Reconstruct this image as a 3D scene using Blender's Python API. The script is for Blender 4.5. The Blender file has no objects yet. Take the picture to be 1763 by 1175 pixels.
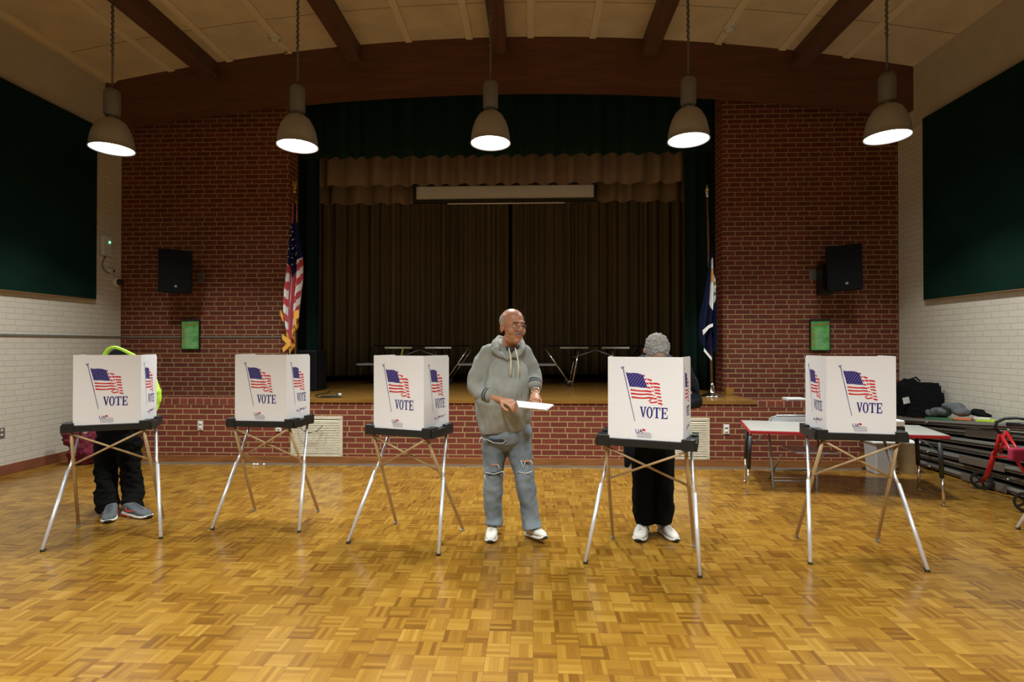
import bpy, bmesh, math, random
from math import sin, cos, pi, radians as R
from mathutils import Vector, Matrix, noise
random.seed(7)
SC = bpy.context.scene
COL = SC.collection

# ---------------------------------------------------------------- camera, world, exposure
FPX, CX, CY, EYE = 900.0, 881.5, 587.5, 1.5
YAW, PIT = R(2.3), R(0.45)
cam_d = bpy.data.cameras.new('camera')
cam_d.sensor_width = 36.0
cam_d.lens = FPX / 1763 * 36.0
cam_d.clip_start = 0.05
cam = bpy.data.objects.new('camera', cam_d)
COL.objects.link(cam)
cam.location = (0, 0, EYE)
cam.rotation_euler = (R(90) + PIT, 0, YAW)
SC.camera = cam
SC.view_settings.view_transform = 'Standard'
SC.view_settings.look = 'None'
SC.view_settings.gamma = 1
SC.view_settings.use_curve_mapping = False
SC.view_settings.exposure = 0.22
SC.cycles.max_bounces = 8
SC.cycles.diffuse_bounces = 5
SC.cycles.glossy_bounces = 4
SC.cycles.sample_clamp_indirect = 4.0
w = bpy.data.worlds.new('world')
SC.world = w
w.use_nodes = True
w.node_tree.nodes['Background'].inputs[0].default_value = (0.05, 0.05, 0.06, 1)
w.node_tree.nodes['Background'].inputs[1].default_value = 0.2

# ceiling lamps: the row in view and the rows further back in the hall
LAMP_X = (-4.50, -2.48, -0.44, 1.59, 3.57)
LAMP_Z = 3.61
ROW_POWER = {5.4: 52.0, 1.6: 60.0, -2.4: 44.0}
LCOL = (0.94, 0.985, 1.0)
for yrow, pw in ROW_POWER.items():
    for ix, x in enumerate(LAMP_X):
        ld = bpy.data.lights.new('hall_lamp_light', 'AREA')
        ld.shape = 'DISK'; ld.size = 0.36; ld.energy = pw * (0.75 if ix in (0, 4) else 1.0); ld.color = LCOL
        ld.spread = R(122)
        lo = bpy.data.objects.new('hall_lamp_light', ld)
        lo.location = (x, yrow, LAMP_Z - 0.03)
        COL.objects.link(lo)

# ---------------------------------------------------------------- pixel -> point helpers
_f = Vector((-sin(YAW) * cos(PIT), cos(YAW) * cos(PIT), sin(PIT)))
_r = Vector((cos(YAW), sin(YAW), 0))
_u = _r.cross(_f)
_c = Vector((0, 0, EYE))
def _ray(px, py): return _f + _r * ((px - CX) / FPX) - _u * ((py - CY) / FPX)
def at(px, py, Y): d = _ray(px, py); return _c + d * (Y / d.y)
def on(px, py, z=0.0): d = _ray(px, py); return _c + d * ((z - EYE) / d.z)
def atx(px, py, X): d = _ray(px, py); return _c + d * (X / d.x)

# ---------------------------------------------------------------- materials
MATS = {}
def nodes(m):
    m.use_nodes = True
    nt = m.node_tree
    return nt, nt.nodes, nt.links, nt.nodes['Principled BSDF']
def mat(name, col, rough=0.6, metal=0.0, var=0.0, scale=8.0, bump=0.0, bscale=60.0, emit=None, es=0.0, spec=0.5, sheen=0.0, stretch=None):
    if name in MATS: return MATS[name]
    m = bpy.data.materials.new(name)
    nt, N, L, b = nodes(m)
    b.inputs['Base Color'].default_value = (*col, 1)
    b.inputs['Roughness'].default_value = rough
    b.inputs['Metallic'].default_value = metal
    b.inputs['Specular IOR Level'].default_value = spec
    if sheen: b.inputs['Sheen Weight'].default_value = sheen
    tc = N.new('ShaderNodeTexCoord')
    vec = tc.outputs['Object']
    if stretch:
        mp = N.new('ShaderNodeMapping'); mp.inputs['Scale'].default_value = stretch
        L.new(vec, mp.inputs[0]); vec = mp.outputs[0]
    if var:
        n = N.new('ShaderNodeTexNoise'); n.inputs['Scale'].default_value = scale; n.inputs['Detail'].default_value = 5
        L.new(vec, n.inputs['Vector'])
        cr = N.new('ShaderNodeValToRGB')
        cr.color_ramp.elements[0].position = 0.3; cr.color_ramp.elements[1].position = 0.7
        cr.color_ramp.elements[0].color = (*[c * (1 - var) for c in col], 1)
        cr.color_ramp.elements[1].color = (*[min(1, c * (1 + var)) for c in col], 1)
        L.new(n.outputs['Fac'], cr.inputs[0]); L.new(cr.outputs[0], b.inputs['Base Color'])
    if bump:
        n2 = N.new('ShaderNodeTexNoise'); n2.inputs['Scale'].default_value = bscale; n2.inputs['Detail'].default_value = 4
        L.new(vec, n2.inputs['Vector'])
        bp = N.new('ShaderNodeBump'); bp.inputs['Strength'].default_value = bump; bp.inputs['Distance'].default_value = 0.01
        L.new(n2.outputs['Fac'], bp.inputs['Height']); L.new(bp.outputs[0], b.inputs['Normal'])
    if emit:
        b.inputs['Emission Color'].default_value = (*emit, 1); b.inputs['Emission Strength'].default_value = es
    MATS[name] = m
    return m

def brick_mat(name, axis, c1, c2, mortar, bw, rh, ms=0.010, squash=0.75, vshift=0.0, rough=0.85, bump=0.5, smooth=0.1, var=0.35):
    m = bpy.data.materials.new(name)
    nt, N, L, b = nodes(m)
    tc = N.new('ShaderNodeTexCoord'); sp = N.new('ShaderNodeSeparateXYZ'); cb = N.new('ShaderNodeCombineXYZ')
    L.new(tc.outputs['Object'], sp.inputs[0])
    L.new(sp.outputs[axis], cb.inputs[0])
    ad = N.new('ShaderNodeMath'); ad.operation = 'ADD'; ad.inputs[1].default_value = vshift
    L.new(sp.outputs['Z'], ad.inputs[0]); L.new(ad.outputs[0], cb.inputs[1])
    br = N.new('ShaderNodeTexBrick')
    br.inputs['Scale'].default_value = 1.0
    br.inputs['Brick Width'].default_value = bw
    br.inputs['Row Height'].default_value = rh
    br.inputs['Mortar Size'].default_value = ms / 2
    br.inputs['Mortar Smooth'].default_value = smooth
    br.inputs['Bias'].default_value = 0.0
    br.inputs['Color1'].default_value = (*c1, 1); br.inputs['Color2'].default_value = (*c2, 1); br.inputs['Mortar'].default_value = (*mortar, 1)
    br.offset = 0.5; br.squash = squash; br.squash_frequency = 6
    L.new(cb.outputs[0], br.inputs['Vector'])
    n = N.new('ShaderNodeTexNoise'); n.inputs['Scale'].default_value = 45; n.inputs['Detail'].default_value = 6
    L.new(tc.outputs['Object'], n.inputs['Vector'])
    mr = N.new('ShaderNodeMapRange'); mr.inputs['To Min'].default_value = 1 - var; mr.inputs['To Max'].default_value = 1 + var
    L.new(n.outputs['Fac'], mr.inputs['Value'])
    mx = N.new('ShaderNodeVectorMath'); mx.operation = 'SCALE'
    L.new(br.outputs['Color'], mx.inputs[0]); L.new(mr.outputs[0], mx.inputs['Scale'])
    L.new(mx.outputs[0], b.inputs['Base Color'])
    b.inputs['Roughness'].default_value = rough
    inv = N.new('ShaderNodeMath'); inv.operation = 'SUBTRACT'; inv.inputs[0].default_value = 1.0
    L.new(br.outputs['Fac'], inv.inputs[1])
    bp = N.new('ShaderNodeBump'); bp.inputs['Strength'].default_value = bump; bp.inputs['Distance'].default_value = 0.006
    L.new(inv.outputs[0], bp.inputs['Height']); L.new(bp.outputs[0], b.inputs['Normal'])
    MATS[name] = m
    return m

def parquet_mat():
    m = bpy.data.materials.new('parquet')
    nt, N, L, b = nodes(m)
    def M(op, a, c=None, d=None):
        n = N.new('ShaderNodeMath'); n.operation = op
        for i, v in enumerate((a, c, d)):
            if v is None: continue
            if isinstance(v, (int, float)): n.inputs[i].default_value = v
            else: L.new(v, n.inputs[i])
        return n.outputs[0]
    tc = N.new('ShaderNodeTexCoord'); sp = N.new('ShaderNodeSeparateXYZ')
    L.new(tc.outputs['Object'], sp.inputs[0])
    T = 0.1145
    u = M('DIVIDE', sp.outputs['X'], T); v = M('DIVIDE', sp.outputs['Y'], T)
    fu = M('FLOOR', u); fv = M('FLOOR', v)
    ru = M('SUBTRACT', u, fu); rv = M('SUBTRACT', v, fv)
    par = M('FLOORED_MODULO', M('ADD', fu, fv), 2.0)
    def mix(a, c): # par ? a : c
        return M('ADD', M('MULTIPLY', a, par), M('MULTIPLY', c, M('SUBTRACT', 1.0, par)))
    s = M('MULTIPLY', mix(ru, rv), 5.0)
    fs = M('FLOOR', s); rs = M('SUBTRACT', s, fs)
    along = mix(rv, ru)
    cb = N.new('ShaderNodeCombineXYZ'); L.new(fu, cb.inputs[0]); L.new(fv, cb.inputs[1]); L.new(fs, cb.inputs[2])
    wn = N.new('ShaderNodeTexWhiteNoise'); wn.noise_dimensions = '3D'; L.new(cb.outputs[0], wn.inputs['Vector'])
    cb2 = N.new('ShaderNodeCombineXYZ'); L.new(fu, cb2.inputs[0]); L.new(fv, cb2.inputs[1])
    wn2 = N.new('ShaderNodeTexWhiteNoise'); wn2.noise_dimensions = '3D'; L.new(cb2.outputs[0], wn2.inputs['Vector'])
    # grain
    gv = N.new('ShaderNodeCombineXYZ')
    L.new(M('MULTIPLY', M('ADD', s, M('MULTIPLY', fs, 7.3)), 3.0), gv.inputs[0]); L.new(M('MULTIPLY', along, 1.3), gv.inputs[1]); L.new(M('ADD', M('MULTIPLY', fu, 3.7), fv), gv.inputs[2])
    gn = N.new('ShaderNodeTexNoise'); gn.inputs['Scale'].default_value = 1.6; gn.inputs['Detail'].default_value = 4; L.new(gv.outputs[0], gn.inputs['Vector'])
    big = N.new('ShaderNodeTexNoise'); big.inputs['Scale'].default_value = 0.9; big.inputs['Detail'].default_value = 3; L.new(tc.outputs['Object'], big.inputs['Vector'])
    f = M('ADD', M('ADD', M('MULTIPLY', wn.outputs['Value'], 0.36), M('MULTIPLY', wn2.outputs['Value'], 0.26)), M('ADD', M('MULTIPLY', gn.outputs['Fac'], 0.26), M('MULTIPLY', big.outputs['Fac'], 0.16)))
    cr = N.new('ShaderNodeValToRGB'); e = cr.color_ramp.elements
    e[0].position = 0.12; e[0].color = (0.095, 0.038, 0.005, 1)
    e[1].position = 0.90; e[1].color = (0.335, 0.188, 0.030, 1)
    k = cr.color_ramp.elements.new(0.38); k.color = (0.190, 0.088, 0.0105, 1)
    k = cr.color_ramp.elements.new(0.60); k.color = (0.250, 0.128, 0.016, 1)
    L.new(f, cr.inputs[0])
    # seams
    def edge(x, wdt):
        return M('MAXIMUM', M('LESS_THAN', x, wdt), M('GREATER_THAN', x, 1 - wdt))
    seam = M('MAXIMUM', M('MAXIMUM', edge(ru, 0.012), edge(rv, 0.012)), M('MULTIPLY', edge(rs, 0.03), 0.45))
    mx = N.new('ShaderNodeMix'); mx.data_type = 'RGBA'
    L.new(M('MULTIPLY', seam, 0.55), mx.inputs['Factor']); L.new(cr.outputs[0], mx.inputs[6]); mx.inputs[7].default_value = (0.12, 0.045, 0.010, 1)
    L.new(mx.outputs[2], b.inputs['Base Color'])
    rn = N.new('ShaderNodeMapRange'); rn.inputs['To Min'].default_value = 0.15; rn.inputs['To Max'].default_value = 0.27
    L.new(big.outputs['Fac'], rn.inputs['Value']); L.new(rn.outputs[0], b.inputs['Roughness'])
    bp = N.new('ShaderNodeBump'); bp.inputs['Strength'].default_value = 0.10; bp.inputs['Distance'].default_value = 0.004
    L.new(M('ADD', M('MULTIPLY', wn.outputs['Value'], 0.5), M('SUBTRACT', 1.0, seam)), bp.inputs['Height'])
    L.new(bp.outputs[0], b.inputs['Normal'])
    MATS['parquet'] = m
    return m

def wood_mat(name, c1, c2, stretch, rough=0.5, scale=2.0):
    m = bpy.data.materials.new(name)
    nt, N, L, b = nodes(m)
    tc = N.new('ShaderNodeTexCoord'); mp = N.new('ShaderNodeMapping'); mp.inputs['Scale'].default_value = stretch
    L.new(tc.outputs['Object'], mp.inputs[0])
    n = N.new('ShaderNodeTexNoise'); n.inputs['Scale'].default_value = scale; n.inputs['Detail'].default_value = 8; n.inputs['Distortion'].default_value = 0.4
    L.new(mp.outputs[0], n.inputs['Vector'])
    cr = N.new('ShaderNodeValToRGB'); cr.color_ramp.elements[0].position = 0.3; cr.color_ramp.elements[1].position = 0.72
    cr.color_ramp.elements[0].color = (*c1, 1); cr.color_ramp.elements[1].color = (*c2, 1)
    L.new(n.outputs['Fac'], cr.inputs[0]); L.new(cr.outputs[0], b.inputs['Base Color'])
    b.inputs['Roughness'].default_value = rough
    MATS[name] = m
    return m

def curtain_mat(name, cols, freq, rough=0.9):
    m = bpy.data.materials.new(name)
    nt, N, L, b = nodes(m)
    uv = N.new('ShaderNodeUVMap'); sp = N.new('ShaderNodeSeparateXYZ'); L.new(uv.outputs[0], sp.inputs[0])
    mu = N.new('ShaderNodeMath'); mu.operation = 'MULTIPLY'; mu.inputs[1].default_value = freq; L.new(sp.outputs[0], mu.inputs[0])
    cb = N.new('ShaderNodeCombineXYZ'); L.new(mu.outputs[0], cb.inputs[0])
    n = N.new('ShaderNodeTexNoise'); n.inputs['Scale'].default_value = 1.0; n.inputs['Detail'].default_value = 3; L.new(cb.outputs[0], n.inputs['Vector'])
    cr = N.new('ShaderNodeValToRGB'); cr.color_ramp.elements[0].position = 0.35; cr.color_ramp.elements[1].position = 0.65
    cr.color_ramp.elements[0].color = (*cols[0], 1); cr.color_ramp.elements[1].color = (*cols[1], 1)
    L.new(n.outputs['Fac'], cr.inputs[0]); L.new(cr.outputs[0], b.inputs['Base Color'])
    b.inputs['Roughness'].default_value = rough; b.inputs['Specular IOR Level'].default_value = 0.15
    MATS[name] = m
    return m

parquet_mat()
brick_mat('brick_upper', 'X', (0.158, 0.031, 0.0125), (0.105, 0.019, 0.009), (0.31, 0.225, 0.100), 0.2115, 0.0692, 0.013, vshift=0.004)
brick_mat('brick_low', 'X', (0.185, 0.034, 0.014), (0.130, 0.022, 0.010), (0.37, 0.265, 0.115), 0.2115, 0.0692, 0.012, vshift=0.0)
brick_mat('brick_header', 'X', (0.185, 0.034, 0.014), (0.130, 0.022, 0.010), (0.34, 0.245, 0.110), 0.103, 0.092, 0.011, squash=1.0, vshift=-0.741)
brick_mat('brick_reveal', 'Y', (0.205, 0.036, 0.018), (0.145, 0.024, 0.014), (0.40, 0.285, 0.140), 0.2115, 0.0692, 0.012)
brick_mat('painted_brick', 'Y', (0.64, 0.60, 0.485), (0.67, 0.63, 0.51), (0.575, 0.535, 0.43), 0.2115, 0.0692, 0.012, squash=0.75, rough=0.55, bump=0.55, smooth=0.35, var=0.05)
mat('ceiling_board', (0.62, 0.52, 0.36), 0.9, var=0.10, scale=3, bump=0.2, bscale=120)
mat('ceiling_batten', (0.70, 0.60, 0.43), 0.8)
mat('ceiling_seam', (0.20, 0.16, 0.10), 0.9)
mat('plaster', (0.55, 0.50, 0.40), 0.85, var=0.05)
wood_mat('beam_wood', (0.095, 0.036, 0.022), (0.150, 0.056, 0.034), (0.6, 8, 8), 0.55, 3)
wood_mat('purlin_wood', (0.080, 0.036, 0.024), (0.14, 0.060, 0.040), (8, 0.5, 8), 0.55, 3)
wood_mat('stage_wood', (0.17, 0.080, 0.014), (0.27, 0.135, 0.026), (0.7, 9, 1), 0.22, 3)
wood_mat('base_wood', (0.17, 0.062, 0.016), (0.29, 0.120, 0.032), (1, 1, 7), 0.5, 3)
mat('base_red', (0.23, 0.075, 0.035), 0.5, var=0.15)
curtain_mat('curtain_brown', ((0.100, 0.076, 0.036), (0.240, 0.185, 0.095)), 26)
curtain_mat('curtain_tan', ((0.155, 0.108, 0.072), (0.215, 0.150, 0.100)), 6)
curtain_mat('curtain_green', ((0.004, 0.015, 0.011), (0.008, 0.026, 0.019)), 6)
mat('panel_green', (0.0065, 0.024, 0.0165), 0.95, var=0.15, scale=2, bump=0.15, bscale=200, spec=0.05)
mat('panel_rim', (0.25, 0.13, 0.05), 0.6)
mat('black', (0.012, 0.013, 0.012), 0.45)
mat('black_soft', (0.006, 0.0065, 0.0065), 0.9, spec=.12)
mat('speaker_black', (0.007, 0.009, 0.009), 0.75, spec=.2, bump=0.1, bscale=300)
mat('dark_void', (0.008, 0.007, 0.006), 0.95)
mat('tray_black', (0.011, 0.013, 0.012), 0.42, bump=0.08, bscale=200)
mat('corrugated_white', (0.86, 0.86, 0.85), 0.42)
mat('print_blue', (0.026, 0.019, 0.175), 0.55, spec=.2)
mat('print_red', (0.62, 0.014, 0.016), 0.55, spec=.2)
mat('print_white', (0.80, 0.80, 0.80), 0.5)
mat('aluminium', (0.80, 0.82, 0.84), 0.34, 0.5)
mat('tan_metal', (0.50, 0.345, 0.17), 0.36, 0.2)
mat('chrome', (0.75, 0.74, 0.70), 0.18, 1.0)
mat('grey_metal', (0.33, 0.34, 0.33), 0.4, 0.7)
mat('lamp_grey', (0.36, 0.35, 0.34), 0.5); mat('lamp_dark', (0.17, 0.17, 0.17), 0.5)
mat('lamp_inner', (0.9, 0.9, 0.92), 0.5, emit=(0.93, 0.96, 1.0), es=14.0)
mat('cord_grey', (0.10, 0.10, 0.10), 0.5)
mat('off_white', (0.62, 0.60, 0.53), 0.5)
mat('vent_paint', (0.60, 0.56, 0.42), 0.5, var=0.10, scale=14)
mat('poster_green', (0.10, 0.38, 0.085), 0.35, var=0.35, scale=9)
mat('poster_pale', (0.35, 0.58, 0.33), 0.4)
mat('poster_red', (0.62, 0.045, 0.030), 0.4)
mat('plastic_white', (0.72, 0.72, 0.68), 0.45)
mat('led_green', (0.1, 0.9, 0.4), 0.4, emit=(0.1, 1.0, 0.45), es=6)

# ---------------------------------------------------------------- mesh helpers
def link(name, bm, m, parent=None, smooth=False, bevel=0.0):
    me = bpy.data.meshes.new(name)
    bm.normal_update(); bm.to_mesh(me); bm.free()
    for k in (m if isinstance(m, (list, tuple)) else [m]):
        me.materials.append(MATS[k] if isinstance(k, str) else k)
    if smooth:
        for p in me.polygons: p.use_smooth = True
    o = bpy.data.objects.new(name, me)
    COL.objects.link(o)
    if parent is not None: adopt(o, parent)
    if bevel:
        bv = o.modifiers.new('bevel', 'BEVEL'); bv.width = bevel; bv.segments = 2; bv.limit_method = 'ANGLE'
    return o
def tag(o, label, cat, group=None, kind=None):
    o['label'] = label; o['category'] = cat
    if group: o['group'] = group
    if kind: o['kind'] = kind
    return o
def struct(name, bm, m, bevel=0.0, smooth=False):
    o = link(name, bm, m, None, smooth, bevel); o['kind'] = 'structure'; return o
WORLD_AUTHORED = set()      # things whose parts are written in room coordinates
def adopt(o, parent):
    o.parent = parent
    if parent.name in WORLD_AUTHORED:
        o.matrix_parent_inverse = Matrix.Translation(-parent.location)
def thing_w(name, label, cat, loc, group=None):
    o = thing(name, label, cat, loc, 0.0, group); WORLD_AUTHORED.add(o.name); return o
def thing(name, label, cat, loc=(0, 0, 0), rz=0.0, group=None):
    o = bpy.data.objects.new(name, None); COL.objects.link(o)
    o.empty_display_size = 0.1
    o.location = loc; o.rotation_euler = (0, 0, rz)
    return tag(o, label, cat, group)
def B(): return bmesh.new()
def box(bm, a, b, M=None, mi=0):
    (x0, y0, z0), (x1, y1, z1) = a, b
    vs = [bm.verts.new(Vector(p) if M is None else M @ Vector(p)) for p in
          ((x0, y0, z0), (x1, y0, z0), (x1, y1, z0), (x0, y1, z0), (x0, y0, z1), (x1, y0, z1), (x1, y1, z1), (x0, y1, z1))]
    for f in ((3, 2, 1, 0), (4, 5, 6, 7), (0, 1, 5, 4), (1, 2, 6, 5), (2, 3, 7, 6), (3, 0, 4, 7)):
        bm.faces.new([vs[i] for i in f]).material_index = mi
    return bm
def frame(t, hint=Vector((1, 0, 0))):
    t = t.normalized()
    s = hint - t * hint.dot(t)
    if s.length < 1e-3: s = Vector((0, 1, 0)) - t * t.y
    s.normalize()
    return s, t.cross(s)
def loft(bm, sts, n=16, hint=(1, 0, 0), cap=True, mi=0):
    """sts: (pos, ra, rb); ra lies along the hint direction."""
    hint = Vector(hint); P = [Vector(s[0]) for s in sts]
    rings = []
    for i, s in enumerate(sts):
        t = P[min(i + 1, len(P) - 1)] - P[max(i - 1, 0)]
        a, b = frame(t, hint)
        rings.append([bm.verts.new(P[i] + a * s[1] * cos(2 * pi * k / n) + b * s[2] * sin(2 * pi * k / n)) for k in range(n)])
    for r0, r1 in zip(rings, rings[1:]):
        for k in range(n):
            bm.faces.new((r0[k], r0[(k + 1) % n], r1[(k + 1) % n], r1[k])).material_index = mi
    if cap:
        bm.faces.new(rings[0][::-1]).material_index = mi; bm.faces.new(rings[-1]).material_index = mi
    return bm
def tube(bm, pts, r, n=8, mi=0):
    if isinstance(r, (int, float)): r = [r] * len(pts)
    return loft(bm, [(p, q, q) for p, q in zip(pts, r)], n, (0.3, 0.9, 0.2), True, mi)
def limb(bm, sts, n=18, hint=(1, 0, 0), flat0=False, flat1=False):
    """rounded-end loft"""
    P0, a0, b0 = Vector(sts[0][0]), sts[0][1], sts[0][2]
    P1, a1, b1 = Vector(sts[-1][0]), sts[-1][1], sts[-1][2]
    d0 = (P0 - Vector(sts[1][0])).normalized(); d1 = (P1 - Vector(sts[-2][0])).normalized()
    pre = [(P0 + d0 * min(a0, b0) * s, a0 * c, b0 * c) for s, c in ((0.95, 0.3), (0.75, 0.66), (0.4, 0.92))]
    post = [(P1 + d1 * min(a1, b1) * s, a1 * c, b1 * c) for s, c in ((0.4, 0.92), (0.75, 0.66), (0.95, 0.3))]
    if flat0: pre = []
    if flat1: post = []
    return loft(bm, pre + list(sts) + post, n, hint)
def ell(bm, c, r, M=None, n=16, m=10, mi=0):
    c = Vector(c)
    T = (M if M is not None else Matrix.Identity(4))
    rows = []
    for j in range(1, m):
        th = pi * j / m
        rows.append([bm.verts.new(T @ (c + Vector((r[0] * sin(th) * cos(2 * pi * k / n), r[1] * sin(th) * sin(2 * pi * k / n), r[2] * cos(th))))) for k in range(n)])
    top = bm.verts.new(T @ (c + Vector((0, 0, r[2])))); bot = bm.verts.new(T @ (c - Vector((0, 0, r[2]))))
    for k in range(n):
        bm.faces.new((top, rows[0][k], rows[0][(k + 1) % n])).material_index = mi
        bm.faces.new((bot, rows[-1][(k + 1) % n], rows[-1][k])).material_index = mi
    for a, b in zip(rows, rows[1:]):
        for k in range(n):
            bm.faces.new((a[k], b[k], b[(k + 1) % n], a[(k + 1) % n])).material_index = mi
    return bm
def lathe(bm, prof, c=(0, 0, 0), n=32, mi=0, closed=False):
    c = Vector(c)
    rings = [[bm.verts.new(c + Vector((r * cos(2 * pi * k / n), r * sin(2 * pi * k / n), z))) for k in range(n)] for r, z in prof]
    for a, b in zip(rings, rings[1:]):
        for k in range(n):
            bm.faces.new((a[k], a[(k + 1) % n], b[(k + 1) % n], b[k])).material_index = mi
    if closed:
        bm.faces.new(rings[0][::-1]).material_index = mi; bm.faces.new(rings[-1]).material_index = mi
    return bm
def prism(bm, poly, map2, th, mi=0):
    """poly: 2D list; map2(u, v, w) -> Vector; extruded from w=0 to w=th"""
    a = [bm.verts.new(map2(u, v, 0)) for u, v in poly]; b = [bm.verts.new(map2(u, v, th)) for u, v in poly]
    fs = [bm.faces.new(a[::-1]), bm.faces.new(b)]
    n = len(poly)
    for k in range(n): fs.append(bm.faces.new((a[k], a[(k + 1) % n], b[(k + 1) % n], b[k])))
    for f in fs: f.material_index = mi
    return bm
def text_polys(txt, h, bold=False, spacing=1.0):
    cu = bpy.data.curves.new('t', 'FONT'); cu.body = txt; cu.size = h / 0.72; cu.align_x = 'CENTER'; cu.space_character = spacing
    if bold: cu.offset = h * 0.022
    cu.resolution_u = 3
    ob = bpy.data.objects.new('t', cu); COL.objects.link(ob)
    me = bpy.data.meshes.new_from_object(ob)
    out = [[(me.vertices[i].co.x, me.vertices[i].co.y) for i in p.vertices] for p in me.polygons]
    bpy.data.objects.remove(ob); bpy.data.curves.remove(cu); bpy.data.meshes.remove(me)
    return out
def text(bm, txt, h, map2, cu, cv, mi=0, bold=False, sx=1.0, spacing=1.0):
    for poly in text_polys(txt, h, bold, spacing):
        vs = [bm.verts.new(map2(cu + u * sx, cv + v, 0)) for u, v in poly]
        try: bm.faces.new(vs).material_index = mi
        except ValueError: pass
def organic(name, bm, m, parent, voxel=0.008, smooth=4, wr=0.0, wf=12.0, ws=(1, 1, 1), hook=None):
    me = bpy.data.meshes.new('tmp'); bm.to_mesh(me); bm.free()
    o = bpy.data.objects.new('tmp', me); COL.objects.link(o)
    r = o.modifiers.new('r', 'REMESH'); r.mode = 'VOXEL'; r.voxel_size = voxel
    s = o.modifiers.new('s', 'SMOOTH'); s.iterations = smooth; s.factor = 0.5
    dg = bpy.context.evaluated_depsgraph_get(); dg.update()
    m2 = bpy.data.meshes.new_from_object(o.evaluated_get(dg))
    bpy.data.objects.remove(o); bpy.data.meshes.remove(me)
    if wr:
        nrm = [v.normal.copy() for v in m2.vertices]
        for v, nn in zip(m2.vertices, nrm):
            c = v.co
            q = Vector((c.x * ws[0], c.y * ws[1], c.z * ws[2])) * wf
            v.co = c + nn * wr * (noise.noise(q) + 0.5 * noise.noise(q * 2.3))
    if hook: hook(m2)
    for p in m2.polygons: p.use_smooth = True
    m2.name = name
    m2.materials.clear()
    for k in (m if isinstance(m, (list, tuple)) else [m]): m2.materials.append(MATS[k])
    ob = bpy.data.objects.new(name, m2); COL.objects.link(ob)
    if parent is not None: adopt(ob, parent)
    return ob
def rot(a, ax): return Matrix.Rotation(a, 4, ax)
def trn(v): return Matrix.Translation(Vector(v))

# ================================================================ THE ROOM
XL, XR, YB, YU, YV = -6.10, 5.10, -6.0, 7.50, 6.47      # side walls, back, upper brick wall, low brick wall
XC = -0.5
STG = 0.82
OL, OR = -3.57, 2.68                                     # proscenium opening
def zc(x): return 5.76 - (x - XC) ** 2 * 0.53 / 5.6 ** 2
struct('floor', box(B(), (XL - .2, YB, -0.1), (XR + .2, YU + .2, 0)), 'parquet')
struct('wall_left', box(B(), (XL - .2, YB, 0), (XL, YU + .3, 5.8)), 'painted_brick')
struct('wall_right', box(B(), (XR, YB, 0), (XR + .2, YU + .3, 5.8)), 'painted_brick')
struct('wall_behind_camera', box(B(), (XL - .2, YB - .2, 0), (XR + .2, YB, 6.0)), 'plaster')
# painted plaster band above the brickwork of the side walls
struct('trim_1', box(B(), (XL, YB, 4.50), (XL + .012, 7.18, 5.25)), 'plaster')
struct('trim_2', box(B(), (XR - .012, YB, 4.40), (XR, 7.18, 5.25)), 'plaster')
# curved ceiling with boards, battens and cross seams
bm = B(); N = 48
def arc_slab(bm, x0, x1, y0, y1, dz0, dz1, n, mi):
    for i in range(n):
        a = x0 + (x1 - x0) * i / n; b = x0 + (x1 - x0) * (i + 1) / n
        vs = [bm.verts.new(p) for p in ((a, y0, zc(a) + dz0), (b, y0, zc(b) + dz0), (b, y1, zc(b) + dz0), (a, y1, zc(a) + dz0),
                                        (a, y0, zc(a) + dz1), (b, y0, zc(b) + dz1), (b, y1, zc(b) + dz1), (a, y1, zc(a) + dz1))]
        for f in ((0, 1, 2, 3), (7, 6, 5, 4), (1, 0, 4, 5), (3, 2, 6, 7), (0, 3, 7, 4), (2, 1, 5, 6)):
            bm.faces.new([vs[k] for k in f]).material_index = mi
arc_slab(bm, XL - .1, XR + .1, YB, YU + .2, 0.0, 0.12, 48, 0)
for k in range(-7, 8):
    x = -0.03 + 0.735 * 7.2 / 6.24 * k
    if XL + .1 < x < XR - .1: arc_slab(bm, x - .045, x + .045, YB, 7.19, -0.022, 0.0, 1, 1)
for k, y in enumerate((6.45, 5.2, 3.98, 2.76, 1.5, 0.3)):
    arc_slab(bm, XL, XR, y - .004, y + .004, -0.002, 0.0, 40, 2)
struct('ceiling', bm, ['ceiling_board', 'ceiling_batten', 'ceiling_seam'])
# glulam arch over the proscenium and the five purlins that land on it
bm = B(); n = 40
rings = []
for i in range(n + 1):
    x = XL + (XR - XL) * i / n
    zt = zc(x) + 0.02; zb = zc(x) - 0.68 + 0.10 * ((x - XC) / 5.6) ** 2
    rings.append([bm.verts.new((x, 7.18, zb)), bm.verts.new((x, 7.42, zb)), bm.verts.new((x, 7.42, zt)), bm.verts.new((x, 7.18, zt))])
for a, b in zip(rings, rings[1:]):
    for k in range(4): bm.faces.new((a[k], a[(k + 1) % 4], b[(k + 1) % 4], b[k]))
bm.faces.new(rings[0]); bm.faces.new(rings[-1][::-1])
struct('trim_3', bm, 'beam_wood')
for i, x in enumerate((-4.55, -2.51, -0.46, 1.60, 3.62)):
    a = -2 * 0.53 * (x - XC) / 5.6 ** 2
    Mx = trn((x, 0, zc(x))) @ rot(-math.atan(a), 'Y')
    struct('trim_%d' % (4 + i), box(B(), (-.10, YB, -0.23), (.10, 7.20, 0.03), Mx), 'purlin_wood', 0.006)
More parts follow.
